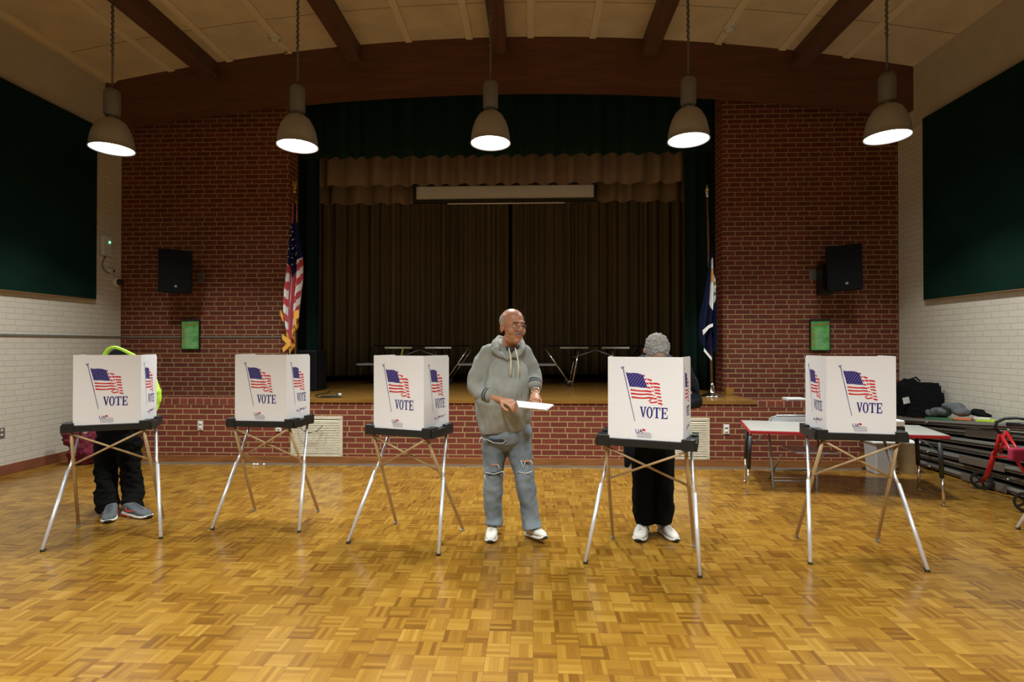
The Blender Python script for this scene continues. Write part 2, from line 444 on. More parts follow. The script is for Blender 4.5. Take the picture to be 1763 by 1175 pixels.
# upper brick wings, set back behind the low wall, and the wall over the opening
def wing(name, x0, x1):
    bm = box(B(), (x0, YU, 0), (x1, YU + .30, 5.9), mi=0)
    for f in bm.faces:
        if abs(f.normal.x) > 0.9 or abs((f.verts[0].co.x + f.verts[1].co.x + f.verts[2].co.x + f.verts[3].co.x) / 4 - f.verts[0].co.x) < 1e-5: f.material_index = 1
    struct(name, bm, ['brick_upper', 'brick_reveal'])
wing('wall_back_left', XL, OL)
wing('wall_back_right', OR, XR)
# low brick wall along the stage front, with a header course on top, and its wooden base
LW0, LW1 = -4.94, 3.94
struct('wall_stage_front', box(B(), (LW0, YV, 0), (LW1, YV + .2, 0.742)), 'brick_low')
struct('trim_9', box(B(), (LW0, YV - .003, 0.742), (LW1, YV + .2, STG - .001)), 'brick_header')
struct('baseboard_stage', box(B(), (LW0, YV - .022, 0), (LW1, YV - .002, 0.105)), 'base_wood', 0.003)
struct('trim_10', box(B(), (LW0, YV - .034, 0), (LW1, YV - .02, 0.018)), 'grey_metal')
struct('baseboard_left', box(B(), (XL, YB, 0), (XL + .02, 7.5, 0.115)), 'base_red', 0.003)
struct('baseboard_right', box(B(), (XR - .02, YB, 0), (XR, 7.5, 0.115)), 'base_red', 0.003)
# stage floor, the boxed stage house around it
struct('trim_11', box(B(), (-3.72, YV - .012, STG - .04), (2.72, 11.4, STG + .003)), 'stage_wood')
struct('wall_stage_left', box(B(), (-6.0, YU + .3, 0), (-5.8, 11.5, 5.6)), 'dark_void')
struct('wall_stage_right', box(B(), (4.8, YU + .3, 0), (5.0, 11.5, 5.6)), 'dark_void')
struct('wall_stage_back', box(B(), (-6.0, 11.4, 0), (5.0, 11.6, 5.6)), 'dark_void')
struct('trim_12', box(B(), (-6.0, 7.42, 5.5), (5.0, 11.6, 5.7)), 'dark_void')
struct('trim_13', box(B(), (-5.8, YU + .3, STG - .1), (-3.72, 11.4, STG)), 'stage_wood')
struct('trim_14', box(B(), (2.72, YU + .3, STG - .1), (4.8, 11.4, STG)), 'stage_wood')
# wooden steps climbing from both ends of the low wall up to the stage
for nm, x0, sgn in (('trim_15', LW1 - .01, -1), ('trim_16', LW0 + .01, 1)):
    bm = B()
    for k in range(4):
        xa, xb = x0 + sgn * .305 * k, (2.72 if sgn < 0 else -3.72)
        box(bm, (min(xa, xb), YV + .2, .164 * k), (max(xa, xb), YU, .164 * (k + 1) - .002))
    struct(nm, bm, 'base_wood')
# surface raceway along the walls
bm = B()
box(bm, (XL, YB, 1.610), (XL + .018, YU, 1.630)); box(bm, (XL, YU - .022, 1.610), (OL, YU, 1.630))
tag(link('wire_raceway', bm, mat('raceway', (0.17, 0.165, 0.14), 0.5)), 'thin grey wire raceway running along the left painted wall and left brick wall', 'raceway')

# ---------------------------------------------------------------- acoustic panels
def panel(name, x0, x1, y0, y1, z0, z1, label):
    r = thing(name, label, 'acoustic panel', ((x0 + x1) / 2, (y0 + y1) / 2, z0))
    o = Vector(r.location)
    bm = box(B(), Vector((x0, y0, z0 + .004)) - o, Vector((x1, y1, z1)) - o)
    for yy in (y1 - 2.44, y1 - 4.88): box(bm, Vector((x0 - .001, yy - .003, z0 + .01)) - o, Vector((x1 + .001, yy + .003, z1 - .01)) - o, mi=1)
    link('fabric_face', bm, ['panel_green', 'black_soft'], r)
    link('edge_trim', box(B(), Vector((x0, y0, z0 - .006)) - o, Vector((x1, y1, z0 + .004)) - o), 'panel_rim', r)
panel('acoustic_panel', XL + .014, XL + .065, -1.5, 6.99, 2.13, 4.54, 'large dark green fabric acoustic panel high on the left wall')
panel('acoustic_panel', XR - .065, XR - .014, -1.5, 6.95, 2.08, 4.43, 'large dark green fabric acoustic panel high on the right wall')

# ---------------------------------------------------------------- pleated curtains
def curtain(name, m, x0, x1, yf, z0, z1, pitch, depth, label=None, cat='curtain', parent=None, scallop=0.0, seed=1, nz=6, sharp=1.0, topwave=0.0):
    rnd = random.Random(seed)
    xs = []; x = x0
    while x < x1:
        wv = pitch * rnd.uniform(0.7, 1.3)
        xs.append((x, wv, rnd.uniform(0.7, 1.2))); x += wv
    bm = B(); uvl = bm.loops.layers.uv.new('UVMap')
    cols = []; per = 10
    for x, wv, am in xs:
        for k in range(per):
            t = k / per
            xx = min(x + wv * t, x1)
            s = sin(2 * pi * t); s = math.copysign(abs(s) ** sharp, s)
            cols.append((xx, s * depth * am, abs(sin(pi * t))))
    cols = [c for i, c in enumerate(cols) if i == 0 or c[0] > cols[i - 1][0] + 1e-5]
    grid = []
    for xx, dy, sc in cols:
        col = []
        for j in range(nz + 1):
            t = j / nz
            za = z0 + (scallop * (1 - sc)); zb = z1
            col.append(bm.verts.new((xx, yf(xx) + dy * (1.15 - 0.35 * t), za + (zb - za) * t)))
        grid.append(col)
    for i in range(len(grid) - 1):
        for j in range(nz):
            f = bm.faces.new((grid[i][j], grid[i + 1][j], grid[i + 1][j + 1], grid[i][j + 1]))
            for lp, (a, b) in zip(f.loops, ((i, j), (i + 1, j), (i + 1, j + 1), (i, j + 1))): lp[uvl].uv = (cols[a][0], b / nz)
    o = link(name, bm, m, parent, True)
    sl = o.modifiers.new('thick', 'SOLIDIFY'); sl.thickness = 0.006
    if label: tag(o, label, cat)
    return o
cy = lambda x: 10.35 - 0.075 * (x + .44) ** 2 if x < -.44 else 10.35 - 0.05 * (x + .44) ** 2
curtain('stage_curtain', 'curtain_brown', -4.55, -0.47, cy, 0.93, 5.495, 0.17, 0.055, 'brown striped stage curtain, left half behind the folded-frame tables', seed=3)
curtain('stage_curtain', 'curtain_brown', -0.41, 3.5, cy, 0.93, 5.495, 0.17, 0.055, 'brown striped stage curtain, right half of the backdrop', seed=4)
curtain('leg_curtain', 'curtain_green', -4.3, -3.31, lambda x: 7.98, 0.84, 5.495, 0.16, 0.04, 'dark green side curtain behind the red white and blue flag', seed=5)
curtain('leg_curtain', 'curtain_green', 2.29, 3.4, lambda x: 7.98, 0.84, 5.495, 0.16, 0.04, 'dark green side curtain behind the navy flag at stage right', seed=6)
curtain('green_valance', 'curtain_green', -4.2, 3.3, lambda x: 7.90, 4.40, 5.495, 0.24, 0.02, 'dark green valance with scalloped lower edge hanging under the arch beam', 'valance', scallop=-0.05, seed=7)
curtain('tan_valance', 'curtain_tan', -3.9, 3.0, lambda x: 8.12, 3.995, 5.495, 0.32, 0.05, 'tan pleated valance just below the dark green valance', 'valance', scallop=0.035, seed=8, sharp=0.7)
curtain('tan_valance', 'curtain_tan', -4.1, 3.2, lambda x: 8.60, 3.84, 5.495, 0.34, 0.05, 'lower tan pleated valance hanging behind the projection screen housing', 'valance', scallop=0.035, seed=9, sharp=0.7)

# projection screen housing hanging over the stage
r = thing('projection_screen', 'white roll-up projection screen strip in a black frame over the stage', 'projection screen', (-0.455, 8.38, 3.82))
link('housing', box(box(box(box(B(), (-1.48, -.05, .235), (1.48, .05, .29)), (-1.48, -.05, -.02), (1.48, .05, .025)), (-1.48, -.05, .025), (-1.425, .05, .235)), (1.425, -.05, .025), (1.48, .05, .235)), 'black', r, bevel=.004)
link('screen_fabric', box(B(), (-1.425, -.03, .02), (1.425, -.01, .24)), mat('screen_white', (0.62, 0.60, 0.55), 0.7), r)
link('pull_bar', tube(B(), [(-.92, -.03, -.045), (.96, -.03, -.045)], .011), 'off_white', r)
for hx in (-1.3, 1.3): link('hanger', tube(B(), [(hx, 0, .28), (hx, 0, 1.68)], .006), 'black', r)

# ================================================================ PENDANT LAMPS
proto = None
def lamp_parts():
    r = thing('pendant_lamp', '', 'lamp')
    top = 2.0
    bm = B(); tube(bm, [(0, 0, .62), (0, 0, top)], .010)
    link('cord', bm, 'cord_grey', r, True)
    bm = B(); tube(bm, [(.014 * cos(k * .9), .014 * sin(k * .9), 1.0 + k * .0085) for k in range(118)], .0065, 5)
    link('coiled_cable', bm, 'cord_grey', r, True)
    link('ballast_housing', lathe(B(), [(0.0, .63), (.055, .625), (.074, .60), (.078, .57), (.078, .36), (.068, .345), (0, .345)]), 'lamp_dark', r, True)
    link('neck', lathe(B(), [(.03, .35), (.03, .32), (.05, .315), (.05, .295)]), 'lamp_grey', r, True)
    prof = [(.045, .315), (.085, .305), (.125, .27), (.160, .21), (.185, .14), (.200, .06), (.205, .0), (.212, -.008), (.212, -.016), (.202, -.016), (.196, .0), (.19, .05), (.17, .13)]
    link('shade', lathe(B(), prof, n=48), 'lamp_grey', r, True)
    link('diffuser', lathe(B(), [(0, .012), (.08, .010), (.15, .005), (.197, -.004)], n=48), 'lamp_inner', r, True)
    return r
def copy_thing(root, label):
    c = root.copy(); COL.objects.link(c); c['label'] = label
    for ch in list(root.children):
        d = ch.copy(); COL.objects.link(d); d.parent = c
        d.matrix_parent_inverse = ch.matrix_parent_inverse.copy()
        for g in list(ch.children):
            e = g.copy(); COL.objects.link(e); e.parent = d
    return c
LL = ('dome pendant lamp nearest the left wall, leftmost of the lit row', 'lit dome pendant lamp in front of the left brick edge of the stage opening',
      'lit dome pendant lamp hanging at the centre of the row over the stage', 'lit dome pendant lamp in front of the right edge of the stage opening',
      'dome pendant lamp nearest the right wall, rightmost of the lit row')
for i, x in enumerate(LAMP_X):
    if i == 0:
        proto = lamp_parts(); o = proto; o['label'] = LL[0]
    else: o = copy_thing(proto, LL[i])
    o['group'] = 'pendant lamps in one row'
    o.location = (x, 5.4, LAMP_Z); o.rotation_euler = (0, 0, i * 1.1)

# ceiling detectors and sprinkler heads
for (x, y), (lb, lb2) in (((-3.44, 6.8), ('round white smoke detector on the ceiling left of centre', 'small sprinkler head by the left smoke detector')),
                 ((2.53, 6.8), ('round white smoke detector on the ceiling right of centre', 'small sprinkler head by the right smoke detector'))):
    r = thing('smoke_detector', lb, 'smoke detector', (x, y, zc(x)), group='ceiling smoke detectors')
    link('base', lathe(B(), [(0, .0), (.085, .0), (.085, -.03), (.0, -.03)], n=24), 'off_white', r, True)
    link('sensor_head', lathe(B(), [(.055, -.03), (.055, -.06), (.035, -.075), (0, -.075)], n=24), 'off_white', r, True)
    x2, y2 = x + .02, y + .28
    r = thing('sprinkler_head', lb2, 'sprinkler', (x2, y2, zc(x2)))
    link('sprinkler_pipe', lathe(B(), [(0, .0), (.03, 0), (.03, -.006), (.012, -.008), (.012, -.05), (0, -.05)], n=12), 'off_white', r, True)
    link('deflector', lathe(B(), [(0, -.05), (.024, -.05), (.024, -.054), (0, -.054)], n=12), 'chrome', r, True)

# ================================================================ VOTING BOOTHS
# artwork: traced in booth-front units (u across, v down), u 35..1030, v 70..1060
def fu(u): return -0.232 + (u - 35) / 995 * 0.464
def fv(v): return 1.42 - (v - 70) / 990 * 0.545
CANTON = [(278, 262), (330, 268), (390, 266), (450, 270), (514, 290), (540, 365), (573, 446), (500, 444), (420, 436), (332, 436), (305, 345)]
RED = [
 [(514, 286), (536, 290), (540, 306), (520, 306)],
 [(535, 334), (556, 332), (560, 350), (540, 352)],
 [(548, 380), (590, 384), (588, 404), (556, 400)],
 [(570, 430), (606, 434), (616, 454), (575, 450)],
 [(565, 332), (600, 338), (632, 346), (630, 364), (598, 358), (570, 348)],
 [(592, 374), (640, 384), (640, 408), (600, 396)],
 [(614, 424), (648, 428), (644, 446), (620, 440)],
 [(640, 380), (690, 380), (733, 388), (734, 410), (690, 400), (650, 402)],
 [(652, 422), (700, 426), (738, 430), (738, 450), (696, 444), (655, 442)],
 [(664, 462), (710, 462), (742, 468), (742, 486), (706, 480), (668, 480)],
 [(670, 496), (712, 500), (748, 506), (748, 526), (712, 518), (676, 514)],
 [(690, 542), (728, 544), (754, 548), (754, 566), (724, 562), (696, 556)],
 [(706, 584), (736, 586), (764, 590), (764, 608), (736, 602), (710, 598)],
 [(712, 620), (742, 622), (770, 630), (770, 650), (740, 642), (708, 636)],
 [(340, 464), (420, 474), (500, 478), (570, 474), (630, 482), (630, 500), (560, 494), (490, 494), (420, 490), (344, 484)],
 [(348, 508), (430, 516), (510, 518), (580, 512), (640, 520), (640, 538), (570, 530), (500, 536), (430, 534), (350, 530)],
 [(356, 552), (440, 562), (520, 564), (590, 554), (655, 560), (655, 578), (590, 574), (520, 580), (440, 580), (358, 574)],
 [(632, 470), (660, 482), (656, 494), (634, 484)], [(646, 524), (676, 530), (674, 542), (650, 536)], [(655, 566), (696, 566), (696, 584), (658, 580)],
 [(590, 596), (610, 582), (640, 584), (606, 600), (600, 612), (588, 610)],
 [(602, 610), (640, 616), (702, 602), (702, 620), (640, 632), (606, 628)],
]
def strip(bm, a, b, wd, mp, mi):
    a = Vector(a); b = Vector(b); d = (b - a).normalized(); nrm = Vector((-d.y, d.x)) * wd / 2
    vs = [bm.verts.new(mp(p.x, p.y)) for p in (a + nrm, b + nrm, b - nrm, a - nrm)]
    bm.faces.new(vs).material_index = mi
def flag_art(bm, mp):
    def poly(pts, mi, w=0): bm.faces.new([bm.verts.new(mp(x, y, w)) for x, y in pts]).material_index = mi
    poly(CANTON, 0)
    for p in RED: poly(p, 1)
    strip(bm, (240, 215), (402, 855), 8, lambda x, y: mp(x, y, 0), 0)
    strip(bm, (246, 222), (345, 610), 3, lambda x, y: mp(x, y, 0), 0)
    strip(bm, (246, 224), (284, 268), 3, lambda x, y: mp(x, y, 0), 0)
    poly([(212, 190), (226, 192), (238, 212), (244, 190), (252, 182), (256, 200), (242, 224), (222, 214)], 0)
    rows = 9
    for j in range(rows):
        for i in range(6 if j % 2 == 0 else 5):
            t = (j + .6) / (rows + .2); s = (i + (.55 if j % 2 == 0 else 1.05)) / 6.1
            x0 = 284 + t * 52; x1 = 516 + t * 54
            x = x0 + (x1 - x0) * s; y = 268 + t * 164 + s * 10
            poly([(x - 4.5, y), (x, y + 4.5), (x + 4.5, y), (x, y - 4.5)], 2, .0006)
LETTERS = {  # slab capitals on a 0..1 box
 'V': [[(0, 1), (.42, 1), (.42, .93), (.33, .92), (.56, .32), (.74, .92), (.64, .93), (.64, 1), (1, 1), (1, .93), (.92, .91), (.56, 0), (.44, 0), (.08, .91), (0, .93)]],
 'T': [[(0, 1), (1, 1), (1, .70), (.92, .70), (.86, .90), (.62, .91), (.62, .09), (.75, .07), (.75, 0), (.25, 0), (.25, .07), (.38, .09), (.38, .91), (.14, .90), (.08, .70), (0, .70)]],
 'E': [[(0, 1), (.96, 1), (.98, .70), (.90, .70), (.82, .90), (.38, .91), (.38, .55), (.60, .55), (.66, .68), (.73, .68), (.73, .34), (.66, .34), (.60, .46), (.38, .46), (.38, .09), (.84, .10), (.93, .32), (1, .32), (.97, 0), (0, 0), (0, .07), (.13, .09), (.13, .91), (0, .93)]],
}
def vote(bm, mp, mi):
    def glyph(ch, x0, x1, y0, y1):
        if ch == 'O':
            n = 24
            o = [bm.verts.new(mp(x0 + (x1 - x0) * (.5 + .5 * cos(2 * pi * k / n)), y1 + (y0 - y1) * (.5 - .53 * sin(2 * pi * k / n)), 0)) for k in range(n)]
            i = [bm.verts.new(mp(x0 + (x1 - x0) * (.5 + .24 * cos(2 * pi * k / n)), y1 + (y0 - y1) * (.5 - .44 * sin(2 * pi * k / n)), 0)) for k in range(n)]
            for k in range(n): bm.faces.new((o[k], o[(k + 1) % n], i[(k + 1) % n], i[k])).material_index = mi
            return
        for poly in LETTERS[ch]:
            bm.faces.new([bm.verts.new(mp(x0 + (x1 - x0) * a, y1 + (y0 - y1) * b, 0)) for a, b in poly]).material_index = mi
    glyph('V', 470, 558, 676, 808); glyph('O', 558, 642, 678, 810); glyph('T', 648, 742, 680, 810); glyph('E', 750, 838, 680, 814)
# screen outline as three panels in plan
SCR = [(-.262, .185), (-.232, -.150), (.232, -.150), (.262, .185)]
ZB, ZT = 0.864, 1.42
def panel_map(i, sx=1.0):
    a = Vector((*SCR[i], 0)); b = Vector((*SCR[i + 1], 0)); d = (b - a); Ln = d.length; d.normalize(); nrm = Vector((d.y, -d.x, 0))
    def mp(u, v, wv=0):
        t = (u - 35) / 995 * 0.464 * sx + (Ln - .464 * sx) / 2
        p = a + d * t + nrm * (0.0030 + .0006 + wv)
        return Vector((p.x, p.y, fv(v)))
    return mp
def booth_screen(root, wf):
    bm = B(); th = .0028
    mid = SCR
    for i in range(3):
        a = Vector((*SCR[i], 0)); b = Vector((*SCR[i + 1], 0)); d = (b - a).normalized(); nr = Vector((d.y, -d.x, 0)) * th
        vs = []
        cut = 0.012 if i != 1 else 0.0
        poly = [(a, ZB), (b, ZB), (b, ZT), (a, ZT)]
        ca = 0.02 if i == 0 else 0; cb = 0.02 if i == 2 else 0
        pts = [a - 0 * d + Vector((0, 0, ZB)), b + Vector((0, 0, ZB))]
        pts += [b + Vector((0, 0, ZT - cb)), b - d * cb + Vector((0, 0, ZT))] if cb else [b + Vector((0, 0, ZT))]
        pts += [a + d * ca + Vector((0, 0, ZT)), a + Vector((0, 0, ZT - ca))] if ca else [a + Vector((0, 0, ZT))]
        f0 = [bm.verts.new(p + nr) for p in pts]; f1 = [bm.verts.new(p - nr) for p in pts]
        bm.faces.new(f0); bm.faces.new(f1[::-1]); n = len(pts)
        for k in range(n): bm.faces.new((f0[k], f1[k], f1[(k + 1) % n], f0[(k + 1) % n]))
    s = link('privacy_screen', bm, 'corrugated_white', root)
    for i, sq in ((1, 1.0), (0, .76), (2, .76)):
        bm = B(); flag_art(bm, panel_map(i, sq)); link('flag_print', bm, ['print_blue', 'print_red', 'print_white'], s)
        bm = B(); vote(bm, panel_map(i, sq), 0); link('vote_lettering', bm, 'print_blue', s)
    bm = B(); mp = panel_map(1)
    m2 = lambda u, v, w: mp(u, -v, w)
    text(bm, 'UA', 46, m2, 457, -998, 0, True, 1.15)
    for p in ([(500, 950), (520, 946), (545, 956), (540, 976), (520, 972), (502, 970)],): bm.faces.new([bm.verts.new(mp(x, y)) for x, y in p]).material_index = 1
    for (y, x0, x1, t) in ((990, 500, 600, 3), (1006, 425, 625, 4), (1020, 425, 625, 4), (1038, 425, 625, 5), (1053, 440, 620, 3)):
        strip(bm, (x0, y), (x1, y), t, lambda x, y: mp(x, y, 0), 0)
    link('maker_mark', bm, ['print_blue', 'print_red'], s)
    for i in (0, 2):
        bm = B(); mq = panel_map(i, .76); m3 = lambda u, v, w, mq=mq: mq(u, -v, w)
        text(bm, 'POLL', 30, m3, 505, -965, 0, True, 1.25); text(bm, 'MASTER', 30, m3, 690, -950, 0, True, 1.25); text(bm, 'II', 34, m3, 832, -940, 1, True, 1.5)
        bm.faces.new([bm.verts.new(mq(x, y)) for x, y in ((575, 905), (598, 925), (592, 1000), (580, 1005), (586, 950))]).material_index = 1
        link('model_lettering', bm, ['print_blue', 'print_red'], s)
    return s
def booth(cx, cy_, yaw, sx, feet, label, zf=1.0):
    a = R(yaw); M = Matrix.Rotation(-a, 4, 'Z')
    r = thing('voting_booth', label, 'voting booth', (cx, cy_, 0), a, 'voting booths with flag screens')
    loc = lambda p: M @ (Vector(p) - Vector((cx, cy_, 0)))
    # tray: slab with raised corner clips
    T = [(-.29, -.163), (.29, -.163), (.303, -.15), (.315, .16), (.305, .172), (-.305, .172), (-.315, .16), (-.303, -.15)]
    bm = B(); prism(bm, T, lambda u, v, w: Vector((u, v, .812 + w)), .052)
    rim = [(-.303, -.168, -.225, -.152), (.225, -.168, .303, -.152), (-.310, -.15, -.250, -.06), (.250, -.15, .310, -.06), (-.316, .06, -.275, .172), (.275, .06, .316, .172)]
    for x0, y0, x1, y1 in rim: box(bm, (x0, y0, .808 if y1 < -.15 else .810), (x1, y1, .884))
    box(bm, (-.318, -.156, .806), (-.300, .165, .868)); box(bm, (.300, -.156, .806), (.318, .165, .868))
    t = link('tray', bm, 'tray_black', r, bevel=.004)
    s = booth_screen(r, sx)
    for o in (t, s): o.scale = (sx, 1, 1)
    fl, fr, rl, rr = [loc(Vector((f.x, f.y, 0))) for f in feet]
    piv = []
    for side, ff, rf in ((-1, fl, rl), (1, fr, rr)):
        x = side * .25 * sx
        topT = Vector((x, -.135, .81)); topS = Vector((x + side * .022, .13, .81))
        # pivot: height where both legs are level with each other
        best = min(range(5, 95), key=lambda k: abs((topT.lerp(rf, k / 100)).y - (topS.lerp(ff, k / 100)).y))
        pz = best / 100
        pv = topT.lerp(rf, pz); piv.append((topT, pv))
        off = Vector((side * .024, 0, 0))
        mid = topS.lerp(ff, pz) + Vector((-side * .006, .004, 0))
        bm = B(); tube(bm, [topS, mid, topS.lerp(ff, pz + .06)], .0105, 10); tube(bm, [topS.lerp(ff, pz + .05), ff + Vector((0, 0, .012))], .0135, 12)
        lg = link('leg', bm, 'aluminium', r, True); lg['label'] = 'aluminium leg splayed to the front'
        link('foot_cap', loft(B(), [(ff + (topS - ff).normalized() * .024, .0155, .0155), (ff + Vector((0, 0, .001)), .0155, .0155)], 12), 'black', lg)
        bm = B(); tube(bm, [topT, pv, rf + Vector((0, 0, .01))], .0125, 10)
        lg = link('leg', bm, 'tan_metal', r, True); lg['label'] = 'tan metal leg slanting to the back'
        link('foot_cap', loft(B(), [(rf + (topT - rf).normalized() * .02, .0145, .0145), (rf + Vector((0, 0, .001)), .0145, .0145)], 12), 'grey_metal', lg)
    for i in (0, 1):
        a0 = piv[i][0] + Vector((0, -.004 - .010 * i, -.012)); b0 = piv[1 - i][1] + Vector((0, -.004 - .010 * i, 0))
        link('cross_brace', tube(B(), [a0, b0], .0085, 8), 'tan_metal', r, True)
    return r
FEET = {1: ((73, 950), (277, 928), (135, 908), (281, 894)), 2: ((365, 913), (515, 917), (439, 880), (548, 882)),
        3: ((599, 936), (755, 957), (682, 902), (797, 914)), 4: ((1008, 971), (1205, 995), (1055, 928), (1195, 943)),
        5: ((1395, 972), (1597, 985), (1371, 926), (1510, 934))}
POSE = {1: (-3.480, 4.215, 22.9, .965), 2: (-2.272, 4.449, -4.4, .98), 3: (-.971, 4.07, -19.2, .95), 4: (.798, 3.69, -19.1, 1.05), 5: (2.385, 4.02, -9.1, .97)}
BL = {1: 'far left voting booth, flag-printed, with the neon-edged hood showing above it',
      2: 'white flag-printed voting booth in front of the left wall grille, second from the left',
      3: 'white flag-printed voting booth just left of the standing man in the grey hoodie',
      4: 'white flag-printed voting booth hiding the grey-haired person with white sneakers',
      5: 'white flag-printed voting booth in front of the red-edged table at the right'}
for k in range(1, 6):
    x, y, a, sx = POSE[k]
    booth(x, y, a, sx, [on(*p) for p in FEET[k]], BL[k])
c6 = Vector((4.20, 4.07, 0)); Mz = Matrix.Rotation(R(-90), 4, 'Z')
booth(c6.x, c6.y, -90, 1.0, [c6 + Mz @ Vector(p) for p in ((-.36, -.26, 0), (.36, -.26, 0), (-.29, .26, 0), (.29, .26, 0))], 'voting booth of which only one metal leg shows at the right picture edge')

# ================================================================ WALL THINGS
def grille(label, x0, x1, z0, z1):
    r = thing('return_air_grille', label, 'air grille', ((x0 + x1) / 2, YV - .001, z0))
    w2, h = (x1 - x0) / 2, z1 - z0
    bm = B()
    for a, b in (((-w2, -.022, 0), (w2, 0, .035)), ((-w2, -.022, h - .035), (w2, 0, h)), ((-w2, -.022, .035), (-w2 + .04, 0, h - .035)), ((w2 - .04, -.022, .035), (w2, 0, h - .035))): box(bm, a, b)
    link('frame', bm, 'vent_paint', r, bevel=.003)
    link('duct_back', box(B(), (-w2 + .04, -.004, .035), (w2 - .04, 0, h - .035)), 'grey_metal', r)
    bm = B(); n = 20
    for k in range(n):
        z = .04 + (h - .085) * k / n
        Mx = trn((0, -.012, z + .008)) @ rot(R(-28), 'X')
        box(bm, (-w2 + .04, -.010, -.009), (w2 - .04, .002, .009), Mx)
    link('louvre_slats', bm, 'vent_paint', r)
    for sx in (-1, 1):
        for zz in (.017, h - .017): link('screw', ell(B(), (sx * (w2 - .02), -.023, zz), (.006, .003, .006), n=8, m=5), 'grey_metal', r, True)
grille('off-white louvred air grille in the low brick wall, left of the standing man', -3.04, -2.38, .105, .605)
grille('off-white louvred air grille in the low brick wall at the right, partly behind a booth', 1.48, 2.145, .108, .61)

def outlet(label, loc, rz=0, m='plastic_white'):
    r = thing('wall_outlet', label, 'outlet', loc, rz)
    link('cover_plate', box(B(), (-.036, -.008, -.058), (.036, 0, .058)), m, r, bevel=.003)
    for z in (-.026, .026):
        s = link('socket', lathe(B(), [(0, 0), (.017, 0), (.017, .004), (0, .004)], n=16), 'off_white' if m != 'off_white' else 'plastic_white', r, True)
        s.rotation_euler = (R(90), 0, 0); s.location = (0, -.007, z)
        for x in (-.006, .006): 
            link('slot', box(B(), (x - .0012, -.004, .0035), (x + .0012, .004, .0046)), 'black', s)
outlet('brown-plated outlet on the left painted wall at the picture edge', (XL, 5.77, .49), R(90), 'grey_metal')
outlet('small beige outlet on the low brick wall between the two left booths', (-4.21, YV, .48), 0, 'off_white')
outlet('small pale outlet seen under the second booth from the left', (-3.2, YV, .47))
outlet('pale grey outlet on the low brick wall right of the right grille', (2.35, YV, .475))
for lb, x in (('small grey metal junction plate right of the left wall speaker', -4.89), ('small grey metal junction plate left of the right wall speaker', 3.93)):
    r = thing('junction_plate', lb, 'plate', (x, YU, 2.49))
    link('plate', box(B(), (-.05, -.012, -.06), (.05, 0, .06)), 'grey_metal', r, bevel=.004)
    for z in (-.04, .04): link('screw', ell(B(), (0, -.013, z), (.005, .003, .005), n=8, m=5), 'chrome', r, True)

# loudspeakers tilted down on brackets
def speaker(label, c, rz, tilt, roll):
    r = thing('wall_speaker', label, 'speaker', c, rz)
    Mx = rot(R(tilt), 'X') @ rot(R(roll), 'Y')
    w2, h2 = .200, .30
    cab = [(-w2, -.13), (w2, -.13), (w2 - .03, .17), (-w2 + .03, .17)]
    o = link('cabinet', prism(B(), cab, lambda u, v, ww: Mx @ Vector((u, v, -h2 + ww)), h2 * 2), 'speaker_black', r, bevel=.012)
    link('grille', box(B(), (-w2 + .012, -.142, -h2 + .012), (w2 - .012, -.128, h2 - .012), Mx), 'black_soft', r, bevel=.006)
    link('badge', box(B(), (.0, -.147, -h2 + .085), (.03, -.141, -h2 + .115), Mx), 'grey_metal', r)
    link('bracket', box(tube(B(), [Vector((0, .1, -.05)), Vector((0, .36, -.10))], .025), (-.05, .34, -.2), (.05, .38, .05)), 'black', r)
    return r
speaker('black loudspeaker high on the left brick wall, turned towards the room', (-4.99, 7.12, 2.535), R(27), 9, 2)
speaker('black loudspeaker high on the right brick wall, turned towards the room', (4.12, 7.12, 2.53), R(-20), 9, -3)
link_o = link('mount_plate', box(B(), (3.97, 7.34, 2.20), (4.12, 7.495, 2.62)), 'black', None, bevel=.004); tag(link_o, 'black metal mounting box beside the right wall speaker', 'mount')

# school posters
def poster(label, x0, x1, z0, z1):
    r = thing('framed_poster', label, 'poster', (x0, YU - .023, z0))
    W, Hh = x1 - x0, z1 - z0
    bm = B()
    for a, b in (((0, -.018, 0), (W, 0, .012)), ((0, -.018, Hh - .03), (W, 0, Hh)), ((0, -.018, .012), (.010, 0, Hh - .03)), ((W - .010, -.018, .012), (W, 0, Hh - .03))): box(bm, a, b)
    link('frame', bm, 'black', r)
    sh = link('sheet', box(B(), (.010, -.010, .012), (W - .010, -.001, Hh - .03)), 'poster_green', r)
    mp = lambda u, v, ww: Vector((u, -.0112 - ww, v))
    bm = B()
    for i, ch in enumerate('SOAR'): text(bm, ch, .047, mp, .040, Hh - .168 - i * .070, 0, True, .85)
    link('red_lettering', bm, 'poster_red', sh)
    bm = B(); rnd = random.Random(4)
    strip2 = lambda x0, y0, x1, t: bm.faces.new([bm.verts.new(mp(x, y, 0)) for x, y in ((x0, y0), (x1, y0), (x1, y0 + t), (x0, y0 + t))])
    y = Hh - .13
    while y > .03:
        strip2(.075, y, rnd.uniform(.16, W - .03), .005); y -= .0145
    link('text_lines', bm, 'poster_pale', sh)
    bm = B(); bm.faces.new([bm.verts.new(mp(x, y, 0)) for x, y in ((.03, Hh - .088), (.19, Hh - .084), (.19, Hh - .074), (.03, Hh - .078))])
    bm.faces.new([bm.verts.new(mp(x, y, 0)) for x, y in ((W - .05, Hh - .075), (W - .02, Hh - .072), (W - .022, Hh - .05), (W - .045, Hh - .052))])
    link('headline', bm, 'poster_red', sh)
poster('green SOAR poster in a black frame on the left brick wall under the speaker', -5.16, -4.88, 1.435, 1.88)
poster('green SOAR poster in a black frame on the right brick wall above a booth', 3.87, 4.145, 1.42, 1.865)

